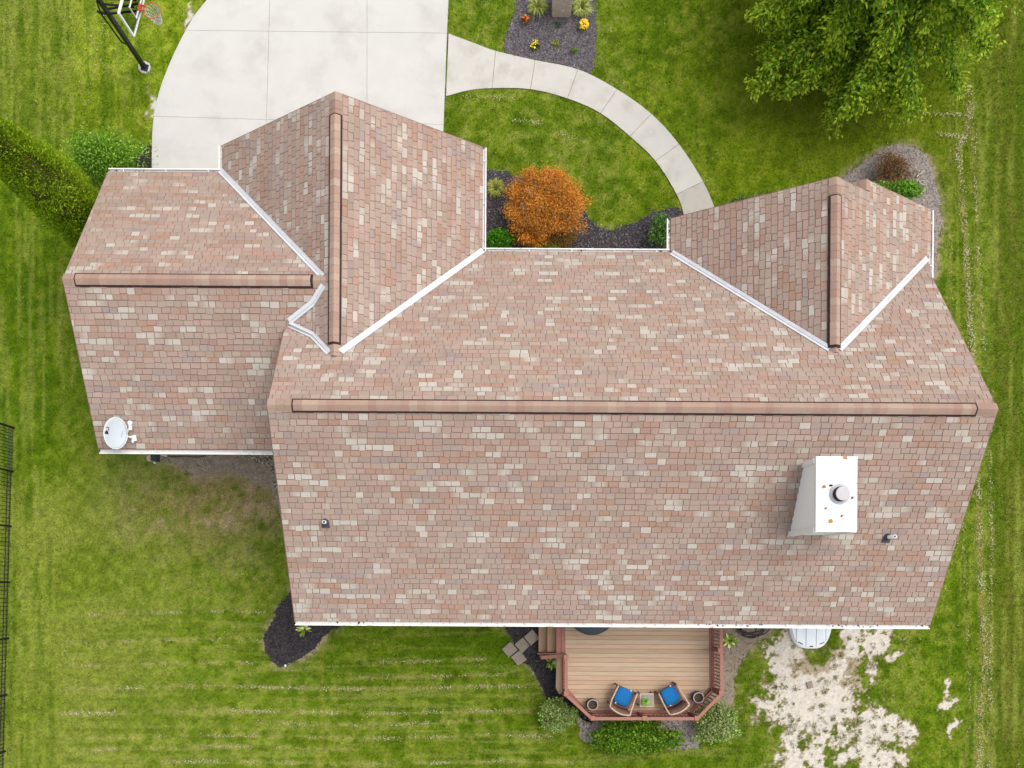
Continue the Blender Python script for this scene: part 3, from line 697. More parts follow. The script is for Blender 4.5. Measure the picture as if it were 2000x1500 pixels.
# valley flashing
def valley(pts, fa, fb, w=.076):
    """pts plan polyline; fa plane on the left of travel, fb on the right"""
    P_ = [np.array(p, float) for p in pts]; V = []; n = len(P_)
    for i, p in enumerate(P_):
        d = P_[min(i + 1, n - 1)] - P_[max(i - 1, 0)]; d /= np.linalg.norm(d); s = np.array((-d[1], d[0]))
        for o in (w, .012, 0, -.012, -w):
            q = p + s * o; f = fa if o >= 0 else fb
            zc = f(q[0], q[1]) + (.026 if abs(o) > .02 else (.03 if abs(o) > 0 else .058))
            V.append((q[0], q[1], zc))
    Fc = []
    for i in range(n - 1):
        for k in range(4): a = i * 5 + k; Fc.append((a, a + 1, a + 6, a + 5))
    base = len(V); V += [(x, y, z - .03) for x, y, z in V]
    for i in range(n - 1):
        for k in (0, 4): a = i * 5 + k; Fc.append((a, a + 5, base + a + 5, base + a))
    for k in range(4):
        Fc.append((k, k + 1, base + k + 1, base + k)); a = (n - 1) * 5 + k; Fc.append((a + 1, a, base + a, base + a + 1))
    return mk("valley_flashing", V, Fc, M_FLASH, house)
def lerp(a, b, t): return (a[0] + (b[0] - a[0]) * t, a[1] + (b[1] - a[1]) * t)
a, b = (-7.33, 11.06), (-3.99, 7.261); valley([lerp(a, b, -.005), lerp(a, b, .97)], PL['wleft'], PL['gfront'])
a, b = (-.21, YF), (-3.766, 5.351); valley([lerp(a, b, 0), lerp(a, b, .955)], PL['front'], PL['wright'])
a, b = (4.84, YF), (8.36, 5.568); valley([lerp(a, b, .01), lerp(a, b, .965)], PL['rleft'], PL['front'])
a, b = (8.36, 5.568), (11.94, YF); valley([lerp(a, b, .035), lerp(a, b, .945)], PL['rright'], PL['front'])
valley([(-4.06, 7.15), K1, lerp(K1, TT, .93)], lambda x, y: max(PL['wleft'](x, y), PL['cricket'](x, y)) if x > -4.6 else PL['cricket'](x, y), PL['gback'])
valley([lerp(TT, K2, .04), K2, (-3.90, 5.49)], lambda x, y: max(PL['wleft'](x, y), PL['cricket'](x, y)) if x > -4.6 else PL['cricket'](x, y), PL['front'])

# gutters
def gutter(p, q, out, z, w=.135):
    p = np.array(p, float); q = np.array(q, float); o = np.array(out, float)
    prof = [(0, .012), (0, -.055), (w * .75, -.06), (w - .012, .0), (w - .03, .014), (w, .016), (w, -.03), (w * .8, -.10), (0, -.10)]
    V = []
    for e in (p, q):
        for a, h in prof: c = e + o * a; V.append((c[0], c[1], z + h))
    n = len(prof); Fc = [(i, i + 1, n + i + 1, n + i) for i in range(n - 1)] + [(0, 1, 2, 3, 4, 5, 6, 7, 8), tuple(n + k for k in range(8, -1, -1))]
    g = mk("gutter", V, Fc, M_GUT, house)
    L = np.linalg.norm(q - p); d = (q - p) / L; mb = MB(); t = .35
    while t < L - .2:
        c = p + d * t; e = c + o * w; mb.beam((c[0], c[1], z + .004), (e[0], e[1], z + .004), .022, .006); t += 1.15
    if mb.v: mb.build("gutter_hanger", M_WHITE, g)
    # leaf litter lying in the trough
    n = int(L * 5); X, Y, Z, Cc = [], [], [], []
    for i in range(n):
        t = random.random() * L
        if vn(t * 1.4, p[0] + p[1], 3) < .68: continue
        c = p + d * t + o * random.uniform(.02, w - .03); X.append(c[0]); Y.append(c[1]); Z.append(z - .045); Cc.append(S(*random.choice([(92, 74, 56), (70, 60, 50), (120, 98, 70)])))
    if X:
        o_ = flakes("leaf_litter", np.array(X), np.array(Y), np.array(Z), R.uniform(.03, .08, len(X)), R.uniform(.02, .045, len(X)), np.array(Cc), None, None, parent=g)
    mb = MB()
    return g
gutter((XL, YB + .03), (XR, YB + .03), (0, -1), ZB - .03)
gutter((-10.385, 3.46), (-5.0, 3.46), (0, -1), 3.17)
gutter((-7.33, 11.02), (-10.385, 11.02), (0, 1), 2.72, .115)
gutter((-7.28, 11.10), (-7.28, 11.75), (-1, 0), 2.72, .115)
gutter((-.25, 11.75), (-.25, 8.93), (1, 0), 2.72, .115)
gutter((4.84, 8.92), (-.20, 8.92), (0, 1), 2.72, .115)
gutter((4.88, 9.0), (4.88, 9.85), (-1, 0), 2.72, .115)
gutter((11.88, 10.13), (11.88, 8.05), (1, 0), 2.72, .115)
# fascia along rakes
def rake(f, p, q, out):
    a = (p[0] + out[0] * .012, p[1] + out[1] * .012, f(*p) - .12); b = (q[0] + out[0] * .012, q[1] + out[1] * .012, f(*q) - .12)
    MB().beam(a, b, .02, .16).build('fascia', M_TRIM, house)
rake(PL['back'], (XL, YB), (XL, YR), (-1, 0)); rake(PL['back'], (XR, YB), (XR, YR), (1, 0))
rake(PL['front'], (XL, 6.3), (XL, YR), (-1, 0)); rake(PL['front'], (XR, 8.05), (XR, YR), (1, 0))
rake(PL['gfront'], (-10.385, 11.04), (-10.385, 7.261), (-1, 0)); rake(PL['gback'], (-10.385, 3.45), (-10.385, 7.261), (-1, 0))
rake(PL['wleft'], (-7.3, 11.75), (-3.766, 11.75), (0, 1)); rake(PL['wright'], (-.23, 11.75), (-3.766, 11.75), (0, 1))
rake(PL['rleft'], (4.86, 9.85), (8.36, 9.85), (0, 1)); rake(PL['rright'], (9.39, 9.85), (8.36, 9.85), (0, 1)); rake(PL['rright'], (11.9, 10.13), (9.39, 10.13), (0, 1))

# walls (below the eaves) with gable ends
wb_ = MB()
def gable_wall(x0, x1, y0, y1, zl, zr, zt, t, axis):
    """box with a gable: ridge along axis 'x' or 'y'; t = ridge position across"""
    if axis == 'x':
        V = [(x, y, z) for x in (x0, x1) for y, z in ((y0, 0), (y1, 0), (y1, zr), (t, zt), (y0, zl))]
    else:
        V = [(x, y, z) for y in (y0, y1) for x, z in ((x0, 0), (x1, 0), (x1, zr), (t, zt), (x0, zl))]
    wb_.add(V, [(4, 3, 2, 1, 0), (5, 6, 7, 8, 9)] + [(i, (i + 1) % 5, 5 + (i + 1) % 5, 5 + i) for i in range(5)])
gable_wall(-4.80, 11.30, -.72, 8.50, 3.44, 2.86, 6.15, YR, 'x')
gable_wall(-10.08, -4.81, 3.78, 10.62, 3.20, 2.80, 5.0, 7.261, 'x')
gable_wall(-6.93, -.60, 6.0, 11.38, 2.82, 2.82, 5.15, -3.766, 'y')
gable_wall(5.22, 11.28, 6.2, 9.50, 2.80, 2.80, 4.95, 8.36, 'y')
gable_wall(7.26, 11.27, 9.0, 9.80, 2.80, 2.80, 4.18, 9.39, 'y')
wb_.build("wall", M_SIDE, house)

def on_plane(px, py, f, dz=0.0):
    z = 4.0
    for _ in range(30): x, y, _z = P(px, py, z); z = f(x, y) + dz
    return x, y, z

# chimney
C0, C1, D0, D1 = 7.47, 8.33, 1.215, 2.80
ch = MB().box(((C0 + C1) / 2, (D0 + D1) / 2, 5.0), (C1 - C0 - .03, D1 - D0 - .03, 2.86)).build("chimney", M_LAPSHADE, house)
zc = 6.40
while zc > 4.55:
    z0 = zc - .088
    for (p, q, nrm) in (((C0, D0), (C0, D1), (-1, 0)), ((C1, D0), (C1, D1), (1, 0)), ((C0, D0), (C1, D0), (0, -1)), ((C0, D1), (C1, D1), (0, 1))):
        t = .024; n = nrm; e = .05
        dx, dy = (q[0] - p[0], q[1] - p[1]); l = math.hypot(dx, dy); dx /= l; dy /= l
        a = (p[0] + dx * e, p[1] + dy * e); b = (q[0] - dx * e, q[1] - dy * e)
        V = []
        for s in (a, b):
            V += [(s[0], s[1], zc), (s[0] + n[0] * .004, s[1] + n[1] * .004, zc), (s[0] + n[0] * t, s[1] + n[1] * t, z0), (s[0], s[1], z0)]
        mk("siding_board", V, [(0, 1, 2, 3), (7, 6, 5, 4), (1, 5, 6, 2), (0, 4, 5, 1), (2, 6, 7, 3)], M_SIDE, ch)
    zc -= .105
for x in (C0, C1):
    for y in (D0, D1):
        MB().box((x, y, 5.1), (.115, .115, 2.62)).build("corner_trim", M_SIDE, ch)
cpx0, cpx1, cpy0, cpy1 = 7.435, 8.375, 1.172, 2.888
cb = MB().box(((cpx0 + cpx1) / 2, (cpy0 + cpy1) / 2, 6.46), (cpx1 - cpx0, cpy1 - cpy0, .10))
cb.add([(cpx0 + .01, cpy0 + .01, 6.512), (cpx1 - .01, cpy0 + .01, 6.512), (cpx1 - .01, cpy1 - .01, 6.512), (cpx0 + .01, cpy1 - .01, 6.512), (7.95, 1.95, 6.545), (7.95, 2.1, 6.545)],
       [(0, 1, 4), (1, 2, 5, 4), (2, 3, 5), (3, 0, 4, 5)])
cb.build("chimney_cap", M_CAP, ch)
fx, fy, _ = P(1641, 965, 6.56)
fl = MB().lathe((fx, fy, 6.50), [(.235, .0), (.235, .06), (.20, .075), (.175, .075), (.175, .05)], 28).build("flue_collar", mat("collar_metal", S(214, 218, 224), rough=.45), ch)
MB().lathe((fx, fy, 6.50), [(.168, .04), (.168, .17), (.12, .20)], 24).build("flue_pipe", M_VENT, ch)
MB().lathe((fx, fy, 6.50), [(.150, .205), (.160, .205), (.160, .228), (.150, .232), (.001, .236)], 28, True).build("flue_lid", mat("lid_metal", S(222, 217, 218), rough=.5, var=.06, scale=9), ch)
for (lx, ly, c, r) in ((1622, 1018, (214, 160, 60), .07), (1610, 950, (200, 130, 60), .05), (1665, 972, (150, 96, 60), .05), (1652, 894, (220, 160, 100), .06), (1624, 948, (96, 60, 52), .06), (1645, 1007, (196, 120, 80), .04), (1613, 993, (186, 150, 130), .05)):
    x, y, z = P(lx, ly, 6.545); pts = []
    for i in range(9):
        a = 2 * math.pi * i / 9; rr = r * random.uniform(.35, 1); pts.append((x + rr * math.cos(a), y + rr * math.sin(a)))
    MB().prism(pts, z - .012, z + .006).build("fallen_leaf", mat("dry_leaf", S(*c), rough=.9, var=.2), ch)

# plumbing vents
for (fx0, fy0, fx1, fy1, hgt) in ((629, 1013, 642, 1031, .24), (1726, 1042, 1739, 1060, .46)):
    x0, y0, z0 = on_plane(fx0, fy0, PL['back'], .03); x1, y1, z1 = on_plane(fx1, fy1, PL['back'], .03)
    cxv, cyv = (x0 + x1) / 2, (y0 + y1) / 2
    g = PL['back']; V, pts = [], []
    for i in range(9): a = math.pi * i / 8; pts.append((cxv + .09 * math.cos(a), y0 - .09 + .09 * math.sin(a)))
    pts += [(cxv - .095, y1), (cxv + .095, y1)]
    n = len(pts); V = [(x, y, g(x, y) + .0) for x, y in pts] + [(x, y, g(x, y) + .034) for x, y in pts]
    vp = mk("vent_flashing", V, [tuple(range(n, 2 * n))] + [(i, (i + 1) % n, n + (i + 1) % n, n + i) for i in range(n)], M_LEAD, house)
    cy_ = y0 - .09; zb = g(cxv, cy_)
    MB().lathe((cxv, cy_, zb), [(.085, .0), (.075, .08), (.05, .12)], 16).build("boot", M_LEAD, vp, True)
    MB().lathe((cxv, cy_, zb), [(.044, .05), (.044, hgt), (.034, hgt), (.034, hgt - .08)], 16).build("pipe", M_WHITE, vp, True)

# ------------------------------------------------------------------ satellite dish on the garage roof
dx_, dy_, dz_ = on_plane(224, 846, PL['gback'], .42)
dish = empty("satellite_dish", (dx_, dy_, PL['gback'](dx_, dy_)), "white oval satellite dish on the left garage roof corner", "satellite dish")
nrm = np.array((.70, -.05, .70)); nrm /= np.linalg.norm(nrm)
ey = np.array((.07, 1, 0.)); ey -= nrm * (ey @ nrm); ey /= np.linalg.norm(ey); ex = np.cross(ey, nrm)
cen = np.array((dx_, dy_, dz_ - .02))
V, Fc = [], []; nr, na = 7, 40
for side in (0, 1):
    for i in range(nr + 1):
        r = i / nr
        for k in range(na):
            t = 2 * math.pi * k / na
            V.append(tuple(cen + ex * .30 * r * math.cos(t) + ey * .402 * r * math.sin(t) + nrm * (.055 * r * r - side * .012)))
o = (nr + 1) * na
for i in range(nr):
    for k in range(na):
        a, b, c, d = i * na + k, i * na + (k + 1) % na, (i + 1) * na + (k + 1) % na, (i + 1) * na + k
        Fc.append((a, d, c, b)); Fc.append((o + a, o + b, o + c, o + d))
for k in range(na): Fc.append((nr * na + k, o + nr * na + k, o + nr * na + (k + 1) % na, nr * na + (k + 1) % na))
refl = mk("reflector", V, Fc, M_DISH, dish, None, True)
rim_pts = [cen + ex * .305 * math.cos(2 * math.pi * k / 40) + ey * .406 * math.sin(2 * math.pi * k / 40) + nrm * .052 for k in range(41)]
MB().tube(rim_pts, .009, 6, False).build("rim", M_WHITE, refl, True)
def dpt(a, b): # photo pixel offset on the dish face
    q = np.array(P(a, b, dz_)) - cen; q[2] = 0
    u = q[0] / ex[0] if abs(ex[0]) > .1 else 0; w = q[1] / ey[1]; u = (q[0] - w * ey[0]) / ex[0]
    r2 = (u / .30) ** 2 + (w / .402) ** 2
    return cen + ex * u + ey * w + nrm * (.055 * r2 + .004)
def decal(pts, m, nm): mk(nm, [dpt(*p) for p in pts], [tuple(range(len(pts)))], m, refl)
decal([(208.5, 850.5), (214.5, 850.5), (214.5, 846), (213, 843.3), (211.5, 843.3), (209.5, 846.5)], M_INK, "emblem")
decal([(210, 837), (215.7, 837), (215.7, 843), (214.5, 843), (214.5, 838.3), (210, 838.3)], M_INK, "emblem")
decal([(231.5, 852.5), (232.6, 852.5), (234.6, 839.5), (233.5, 839.5)], M_INK2, "printed_text")
low = cen + ex * .28 + nrm * .02; feed = np.array(P(254, 832, dz_ + .02))
MB().tube([low, (low + feed) / 2 + nrm * .01, feed], .018, 8).build("feed_arm", M_WHITE, dish, True)
MB().beam(feed + np.array((.0, .075, .0)), feed + np.array((.02, -.10, .0)), .06, .06).lathe(tuple(feed + np.array((0, .085, -.03))), [(.055, 0), (.055, .05), (.001, .055)], 14).build("feed_horn", M_WHITE, dish)
ft = np.array(on_plane(261, 856, PL['gback'], .05))
MB().tube([cen - nrm * .03, cen - nrm * .10 + np.array((.1, -.02, -.05)), ft + np.array((-.06, .02, .12)), ft], .024, 8).build("mast", M_WHITE, dish, True)
MB().box(tuple(ft + np.array((.01, 0, 0))), (.12, .15, .05), .2).box(tuple(ft + np.array((-.02, -.09, .0))), (.05, .06, .04), .5).build("foot", M_WHITE, dish)

# ------------------------------------------------------------------ foliage tools
def leafmesh(name, C, D, size, aspect, cols, parent, fold=.15, matl=None):
    n = len(C); D = D / (np.linalg.norm(D, axis=1, keepdims=True) + 1e-9)
    r = R.normal(0, 1, (n, 3)); Sd = np.cross(D, r); Sd /= (np.linalg.norm(Sd, axis=1, keepdims=True) + 1e-9)
    U = np.cross(Sd, D); flip = np.sign(U[:, 2:3] + 1e-6); U = U * flip
    s = size[:, None]
    b = C - D * s * .5; t = C + D * s * .5; m = C + U * s * fold * .5
    V = np.stack([b, m - Sd * s * aspect * .5, t, m + Sd * s * aspect * .5], 1).reshape(-1, 3)
    return fast(name, V, np.arange(n * 4).reshape(-1, 4), matl or M_LEAF, parent, np.repeat(cols, 4, 0))
def pick(palette, n, j=.14):
    c = np.array([S(*k, 2.0) for k in palette])[R.integers(0, len(palette), n)]
    return c * R.uniform(1 - j, 1 + j, (n, 1))
def bush(name, px, py, rx, ry, h, n, leaf, palette, label, cat, clumps=60, spread=.10, aspect=.5, group=None, zc=.45, stem=True, tipcol=None, upbias=.5, flat=1.0):
    x, y, _ = P(px, py, h * .55); o = empty(name, (x, y, 0), label, cat, group)
    t = np.arange(clumps) * 2.399963 + R.normal(0, .25, clumps); q = np.sqrt((np.arange(clumps) % (clumps * .8) + .5) / (clumps * .8)); q = np.clip(q, 0, 1); cz = np.sqrt(np.clip(1 - q ** 2.4, 0, 1)); lowm = R.random(clumps) < .22; cz[lowm] -= R.uniform(.2, .7, lowm.sum())
    rad = R.uniform(.72, 1.0, clumps) * (1 + .10 * np.sin(3 * t + px))
    cc = np.stack([x + rx * rad * q * np.cos(t) * .92, y + ry * rad * q * np.sin(t) * .92, h * zc + h * (1 - zc) * cz * rad * .92], 1)
    cc[:, 2] = np.maximum(cc[:, 2], h * .10)
    k = R.integers(0, clumps, n)
    C = cc[k] + R.normal(0, 1, (n, 3)) * np.array((rx, ry, h * .6 * flat)) * spread * 1.3
    C[:, 2] = np.maximum(C[:, 2], .03)
    D = C - np.array((x, y, h * .25)); D /= np.linalg.norm(D, axis=1, keepdims=True); D = D * np.array((.6, .6, .25)) + R.normal(0, 1, (n, 3)) * np.array((.7, .7, .4)) + np.array((0, 0, (upbias - .5) * .8))
    col = pick(palette, n) * R.uniform(.70, 1.22, clumps)[k][:, None]
    if tipcol is not None:
        f = sm(.55, 1.0, C[:, 2] / h)[:, None] * R.random((n, 1)); col = col * (1 - f) + np.array(S(*tipcol)) * f
    leafmesh("foliage", C, D, leaf * R.uniform(.65, 1.3, n), aspect, col, o)
    if stem:
        mb = MB()
        for i in range(7):
            e = cc[R.integers(0, clumps)]
            mb.tube([(x + R.normal(0, .04), y + R.normal(0, .04), -.02), (x + (e[0] - x) * .4, y + (e[1] - y) * .4, e[2] * .6), tuple(e)], [.022, .014, .006], 5)
        mb.build("stem", M_BARK, o)
    return o

# ------------------------------------------------------------------ shade tree, top right
tx, ty, _ = P(1668, 30, 0)
tree = empty("shade_tree", (tx, ty, 0), "broad leafy green shade tree with drooping yellow-tipped branches, top right", "tree")
mb = MB(); TC, TD, TCOL, TS = [], [], [], []
mb.tube([(tx, ty, -.1), (tx + .03, ty, 1.2), (tx - .02, ty + .04, 3.5), (tx + .02, ty, 6.0), (tx, ty + .02, 8.2)], [.20, .16, .12, .07, .02], 10)
GA = math.pi * (3 - math.sqrt(5))
TP1 = [(70, 116, 20), (84, 132, 24), (98, 144, 28), (60, 104, 18)]; TP2 = [(162, 178, 38), (178, 188, 48), (146, 170, 34), (184, 184, 52)]
NBR = 165; NEX = 15
for i in range(NBR + NEX):
    t = i / (NBR - 1) if i < NBR else random.uniform(.0, .22); z0 = 1.4 + 6.2 * t ** 1.35; a = i * GA + random.uniform(-.2, .2) if i < NBR else math.radians(200 + 95 * (i - NBR) / NEX)
    L = (4.05 * (1 - t) ** .75 + .45) * random.uniform(.70, 1.06)
    if t < .06: L *= .92
    rise = (.28 + .9 * t) * L * random.uniform(.7, 1.2); droop = (.42 - .2 * t) * L * random.uniform(.7, 1.2)
    if z0 + rise - droop < .9: droop = z0 + rise - .9
    d = np.array((math.cos(a), math.sin(a), 0)); sd_ = np.array((-d[1], d[0], 0)); bend = random.uniform(-.25, .25) * L
    def bp(s): return np.array((tx, ty, z0)) + d * L * s + sd_ * bend * s * s + np.array((0, 0, rise * s - droop * s ** 2.4))
    pts = [bp(s) for s in np.linspace(0, 1, 7)]
    mb.tube(pts, [.045 * (1 - .85 * k / 6) * (1 - .4 * t) for k in range(7)], 5, False)
    nt = int(8 + L * 13)
    for j in range(nt):
        s = random.uniform(.22, 1.0) ** .8; side = random.choice((-1, 1)); tl = (1.0 - .55 * s) * random.uniform(.35, .85) * min(1, L / 2.5)
        o = bp(s); td = d * random.uniform(.6, 1.0) + sd_ * side * random.uniform(.3, .95); td /= np.linalg.norm(td)
        e = o + td * tl + np.array((0, 0, random.uniform(-.22, .12)))
        if random.random() < .3: mb.tube([o, e], [.008, .004], 4, False)
        m = random.randint(15, 22)
        u = R.random((m, 1)) ** .7
        c = o + (e - o) * u * 1.12 + R.normal(0, .075, (m, 3))
        TC.append(c); TD.append(np.tile(td, (m, 1)) + R.normal(0, .55, (m, 3)) + np.array((0, 0, -.1)))
        tipf = np.clip(s * .55 + u[:, 0] * .55 - .42 + R.normal(0, .12, m), 0, 1)[:, None]
        TCOL.append((pick(TP1, m) * (1 - tipf) + pick(TP2, m) * tipf) * 1.08); TS.append(R.uniform(.09, .165, m))
TC, TD, TCOL, TS = np.concatenate(TC), np.concatenate(TD), np.concatenate(TCOL), np.concatenate(TS)
leafmesh("crown", TC, TD, TS, .46, TCOL, tree, .2)
mb.build("trunk", M_BARK, tree)
print("tree leaves", len(TC))

# ------------------------------------------------------------------ arborvitae, left
ax_, ay_, _ = P(231, 484, 0)
arb = empty("arborvitae", (ax_, ay_, 0), "tall narrow dense yellow-green evergreen leaning out beside the garage roof", "tree")
AH = 7.6
n = 52000; zz = R.uniform(.1, AH, n); tt = zz / AH
def arad(t): return .84 * np.clip((1 - t) / .42, 0, 1) ** .55 * (.86 + .14 * sm(0, .2, t))
ng = 520; gt = R.uniform(0, 2 * np.pi, ng); gzz = R.uniform(.1, AH, ng); gb = R.uniform(.80, 1.06, ng)
k = R.integers(0, ng, n)
th = gt[k] + R.normal(0, .16, n); zz = gzz[k] + R.normal(0, .17, n) + .16 * R.random(n); zz = np.clip(zz, .05, AH - .02); tt = zz / AH
rr = arad(tt) * gb[k] * R.uniform(.80, 1.03, n)
C = np.stack([ax_ + rr * np.cos(th), ay_ + rr * np.sin(th), zz], 1)
D = np.stack([np.cos(th) * .7, np.sin(th) * .7, np.full(n, .8)], 1) + R.normal(0, .35, (n, 3))
col = pick([(112, 132, 22), (100, 122, 20), (126, 144, 32), (88, 112, 18)], n) * 1.6 * (R.uniform(.75, 1.2, ng)[k])[:, None]
leafmesh("crown", C, D, R.uniform(.05, .11, n), .38, col, arb, .1)
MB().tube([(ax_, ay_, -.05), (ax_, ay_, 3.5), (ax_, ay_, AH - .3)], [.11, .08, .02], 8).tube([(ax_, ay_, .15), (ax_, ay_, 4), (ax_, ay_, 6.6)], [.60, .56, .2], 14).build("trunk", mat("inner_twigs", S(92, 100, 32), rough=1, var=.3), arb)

# ------------------------------------------------------------------ shrubs and plants
bush("green_shrub", 207, 312, 1.15, .80, 1.35, 9000, .075, [(98, 140, 28), (112, 154, 38), (82, 122, 22), (136, 168, 66)], "bright green loose shrub beside the driveway at the garage corner", "shrub", clumps=90, spread=.13)
mp = bush("red_maple", 1064, 400, 1.46, 1.24, 1.5, 34000, .058, [(212, 146, 52), (204, 136, 46), (220, 156, 62), (194, 122, 48), (180, 130, 56)], "round orange shrub with feathery foliage between the front gables", "shrub", clumps=150, spread=.062, aspect=.40, upbias=.25, tipcol=(222, 152, 60), zc=.38)
_x, _y, _ = P(1064, 425, .6)
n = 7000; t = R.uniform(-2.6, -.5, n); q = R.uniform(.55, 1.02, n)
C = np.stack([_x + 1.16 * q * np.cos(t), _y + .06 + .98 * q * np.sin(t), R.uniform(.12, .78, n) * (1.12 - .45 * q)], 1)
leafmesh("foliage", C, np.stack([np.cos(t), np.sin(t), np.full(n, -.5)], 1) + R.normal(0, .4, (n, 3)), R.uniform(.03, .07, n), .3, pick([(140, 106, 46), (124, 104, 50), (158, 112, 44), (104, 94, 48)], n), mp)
M_TWIG = mat("twig_grey", S(188, 162, 144), rough=.9)
for i in range(16):
    a = random.uniform(0, 6.28); r = random.uniform(.3, .95); x0, y0 = mp.location.x + r * math.cos(a), mp.location.y + r * math.sin(a) * .85
    z0 = 1.5 * math.sqrt(max(.1, 1 - (r / 1.32) ** 2)) + .05
    MB().tube([(x0, y0, z0), (x0 + random.uniform(-.1, .1), y0 - .10, z0), (x0 + random.uniform(-.16, .16), y0 - .25, z0 - .05)], [.009, .008, .004], 4).build("bare_twig", M_TWIG, mp)

def tuft(name, px, py, r, h, n, palette, label, cat, wid=.014, group=None, droop=.5, z=0.0, parent_z=0.0):
    x, y, _ = P(px, py, z + h * .3); o = empty(name, (x, y, z), label, cat, group)
    V, Fc, Cc = [], [], []
    cs = pick(palette, n, .2)
    for i in range(n):
        a = random.uniform(0, 6.283); L = random.uniform(.55, 1.05); d = (math.cos(a), math.sin(a)); rr = r * L; hh = h * random.uniform(.6, 1.1)
        o0 = len(V); w = wid * random.uniform(.7, 1.3); b = random.uniform(0, .15) * r
        for s in (0, .35, .7, 1):
            q = b + rr * s; zz = z + hh * (1.6 * s - (1 + droop * .6) * s * s * .95) if s else z
            ww = w * (1 - s) ** .6 * (.6 + .8 * s) + .001
            V += [(x + d[0] * q - d[1] * ww, y + d[1] * q + d[0] * ww, max(zz, z + .01)), (x + d[0] * q + d[1] * ww, y + d[1] * q - d[0] * ww, max(zz, z + .01) + .002)]
            Cc += [cs[i] * (.8 + .35 * s)] * 2
        for k in range(3): Fc.append((o0 + 2 * k, o0 + 2 * k + 1, o0 + 2 * k + 3, o0 + 2 * k + 2))
    mk("foliage", V, Fc, M_LEAF, o, Cc); 
    MB().lathe((x, y, z), [(.05, -.02), (.045, .03), (.001, .05)], 8).build("root_crown", M_BARK, o)
    return o
GRS = [(150, 164, 70), (170, 176, 96), (122, 146, 50), (196, 192, 130)]
tuft("ornamental_grass", 1050, 12, .34, .55, 190, GRS, "spiky grass clump left of the brick pillar", "ornamental grass", .011, "grass clumps flanking the brick pillar")
tuft("ornamental_grass", 1136, 12, .36, .55, 190, GRS, "spiky grass clump right of the brick pillar", "ornamental grass", .011, "grass clumps flanking the brick pillar")
tuft("ornamental_grass", 968, 367, .30, .42, 200, [(150, 158, 70), (128, 142, 50), (172, 170, 90)], "fine yellow-green grass tuft between gutter and orange shrub", "ornamental grass", .009)
HST = [(120, 150, 40), (160, 180, 70), (214, 212, 150), (98, 134, 34)]
tuft("hosta", 1425, 1252, .25, .22, 30, HST, "variegated hosta beside the right deck railing", "plant", .040)
tuft("hosta", 1077, 1294, .24, .22, 28, HST, "variegated hosta tucked under the deck stair rail", "plant", .036)
tuft("hosta", 595, 1229, .27, .20, 30, HST, "variegated hosta under the gutter in the black mulch bed", "plant", .034)
def flower(px, py, r, h, n, leafc, flc, label, fl=.06, nf=60):
    x, y, _ = P(px, py, h * .5); o = empty("flowering_plant", (x, y, 0), label, "flowers", "small plants in the pillar bed")
    t = R.uniform(0, 6.283, n); q = np.sqrt(R.random(n)) * r; z = R.uniform(.02, h * .7, n)
    leafmesh("foliage", np.stack([x + q * np.cos(t), y + q * np.sin(t), z], 1), R.normal(0, 1, (n, 3)) + np.array((0, 0, .6)), R.uniform(.04, .08, n), .5, pick(leafc, n), o)
    if nf:
        t = R.uniform(0, 6.283, nf); q = np.sqrt(R.random(nf)) * r * .95; z = h * (1 - .4 * (q / r) ** 2) + R.normal(0, .01, nf)
        leafmesh("blossom", np.stack([x + q * np.cos(t), y + q * np.sin(t), z], 1), np.stack([np.cos(t), np.sin(t), R.normal(0, .2, nf)], 1), R.uniform(.7, 1.3, nf) * fl, .95, pick(flc, nf), o)
flower(1025, 39, .13, .22, 90, [(70, 84, 40), (90, 70, 40)], [(232, 120, 36), (222, 92, 28), (240, 150, 60)], "small orange flowers in the pillar bed", .055, 26)
flower(1140, 49, .16, .26, 90, [(120, 130, 40)], [(236, 208, 60), (226, 196, 40), (240, 220, 96)], "large yellow mum right of the pillar bed", .06, 110)
flower(1045, 88, .15, .22, 120, [(80, 96, 36), (60, 70, 30)], [(238, 224, 84), (232, 210, 60)], "yellow flowers in lower left of pillar bed", .06, 30)
flower(1085, 82, .10, .18, 90, [(140, 150, 50), (110, 130, 40), (164, 168, 66)], [(150, 160, 40)], "small olive green seedling centred low in the pillar bed", .05, 0)
flower(1122, 97, .10, .18, 90, [(110, 150, 40), (90, 130, 36), (140, 170, 60)], [(150, 160, 40)], "small bright green seedling lower right in the pillar bed", .05, 0)
flower(1091, 48, .10, .10, 50, [(60, 90, 56), (80, 104, 66)], [(150, 160, 40)], "dark green seedling just below the brick pillar", .05, 0)
bush("perennial", 976, 470, .46, .34, .62, 2600, .10, [(72, 132, 22), (92, 154, 34), (56, 110, 18)], "vivid green perennial in the corner under the front gutter", "shrub", clumps=40, spread=.13, aspect=.34, upbias=.9)
bush("perennial", 1065, 484, .42, .16, .42, 1100, .085, [(76, 146, 30), (96, 164, 44)], "low green plants showing along the front gutter below the orange shrub", "plant", clumps=24, spread=.13)
bush("boxwood_shrub", 1291, 450, .40, .48, .75, 3600, .06, [(78, 116, 50), (94, 134, 60), (64, 100, 42), (118, 154, 76)], "small blue-green shrub beside the right gable gutter", "shrub", clumps=46, spread=.12)
bush("rust_shrub", 1742, 335, .62, .66, .75, 3600, .055, [(140, 92, 62), (120, 84, 60), (104, 96, 58), (84, 92, 50), (156, 96, 66)], "sparse rust brown shrub in the pale corner bed", "shrub", clumps=70, spread=.10)
bush("green_shrub", 1752, 374, .85, .32, .75, 3600, .085, [(104, 146, 42), (126, 166, 58), (84, 124, 32)], "low bright green shrub along the right gable rake", "shrub", clumps=60, spread=.10)
bush("low_plant", 1447, 391, .25, .12, .25, 260, .07, [(100, 130, 50), (120, 150, 70)], "tiny green plant in the thin strip before the right gable", "plant", clumps=12, spread=.2, stem=False)
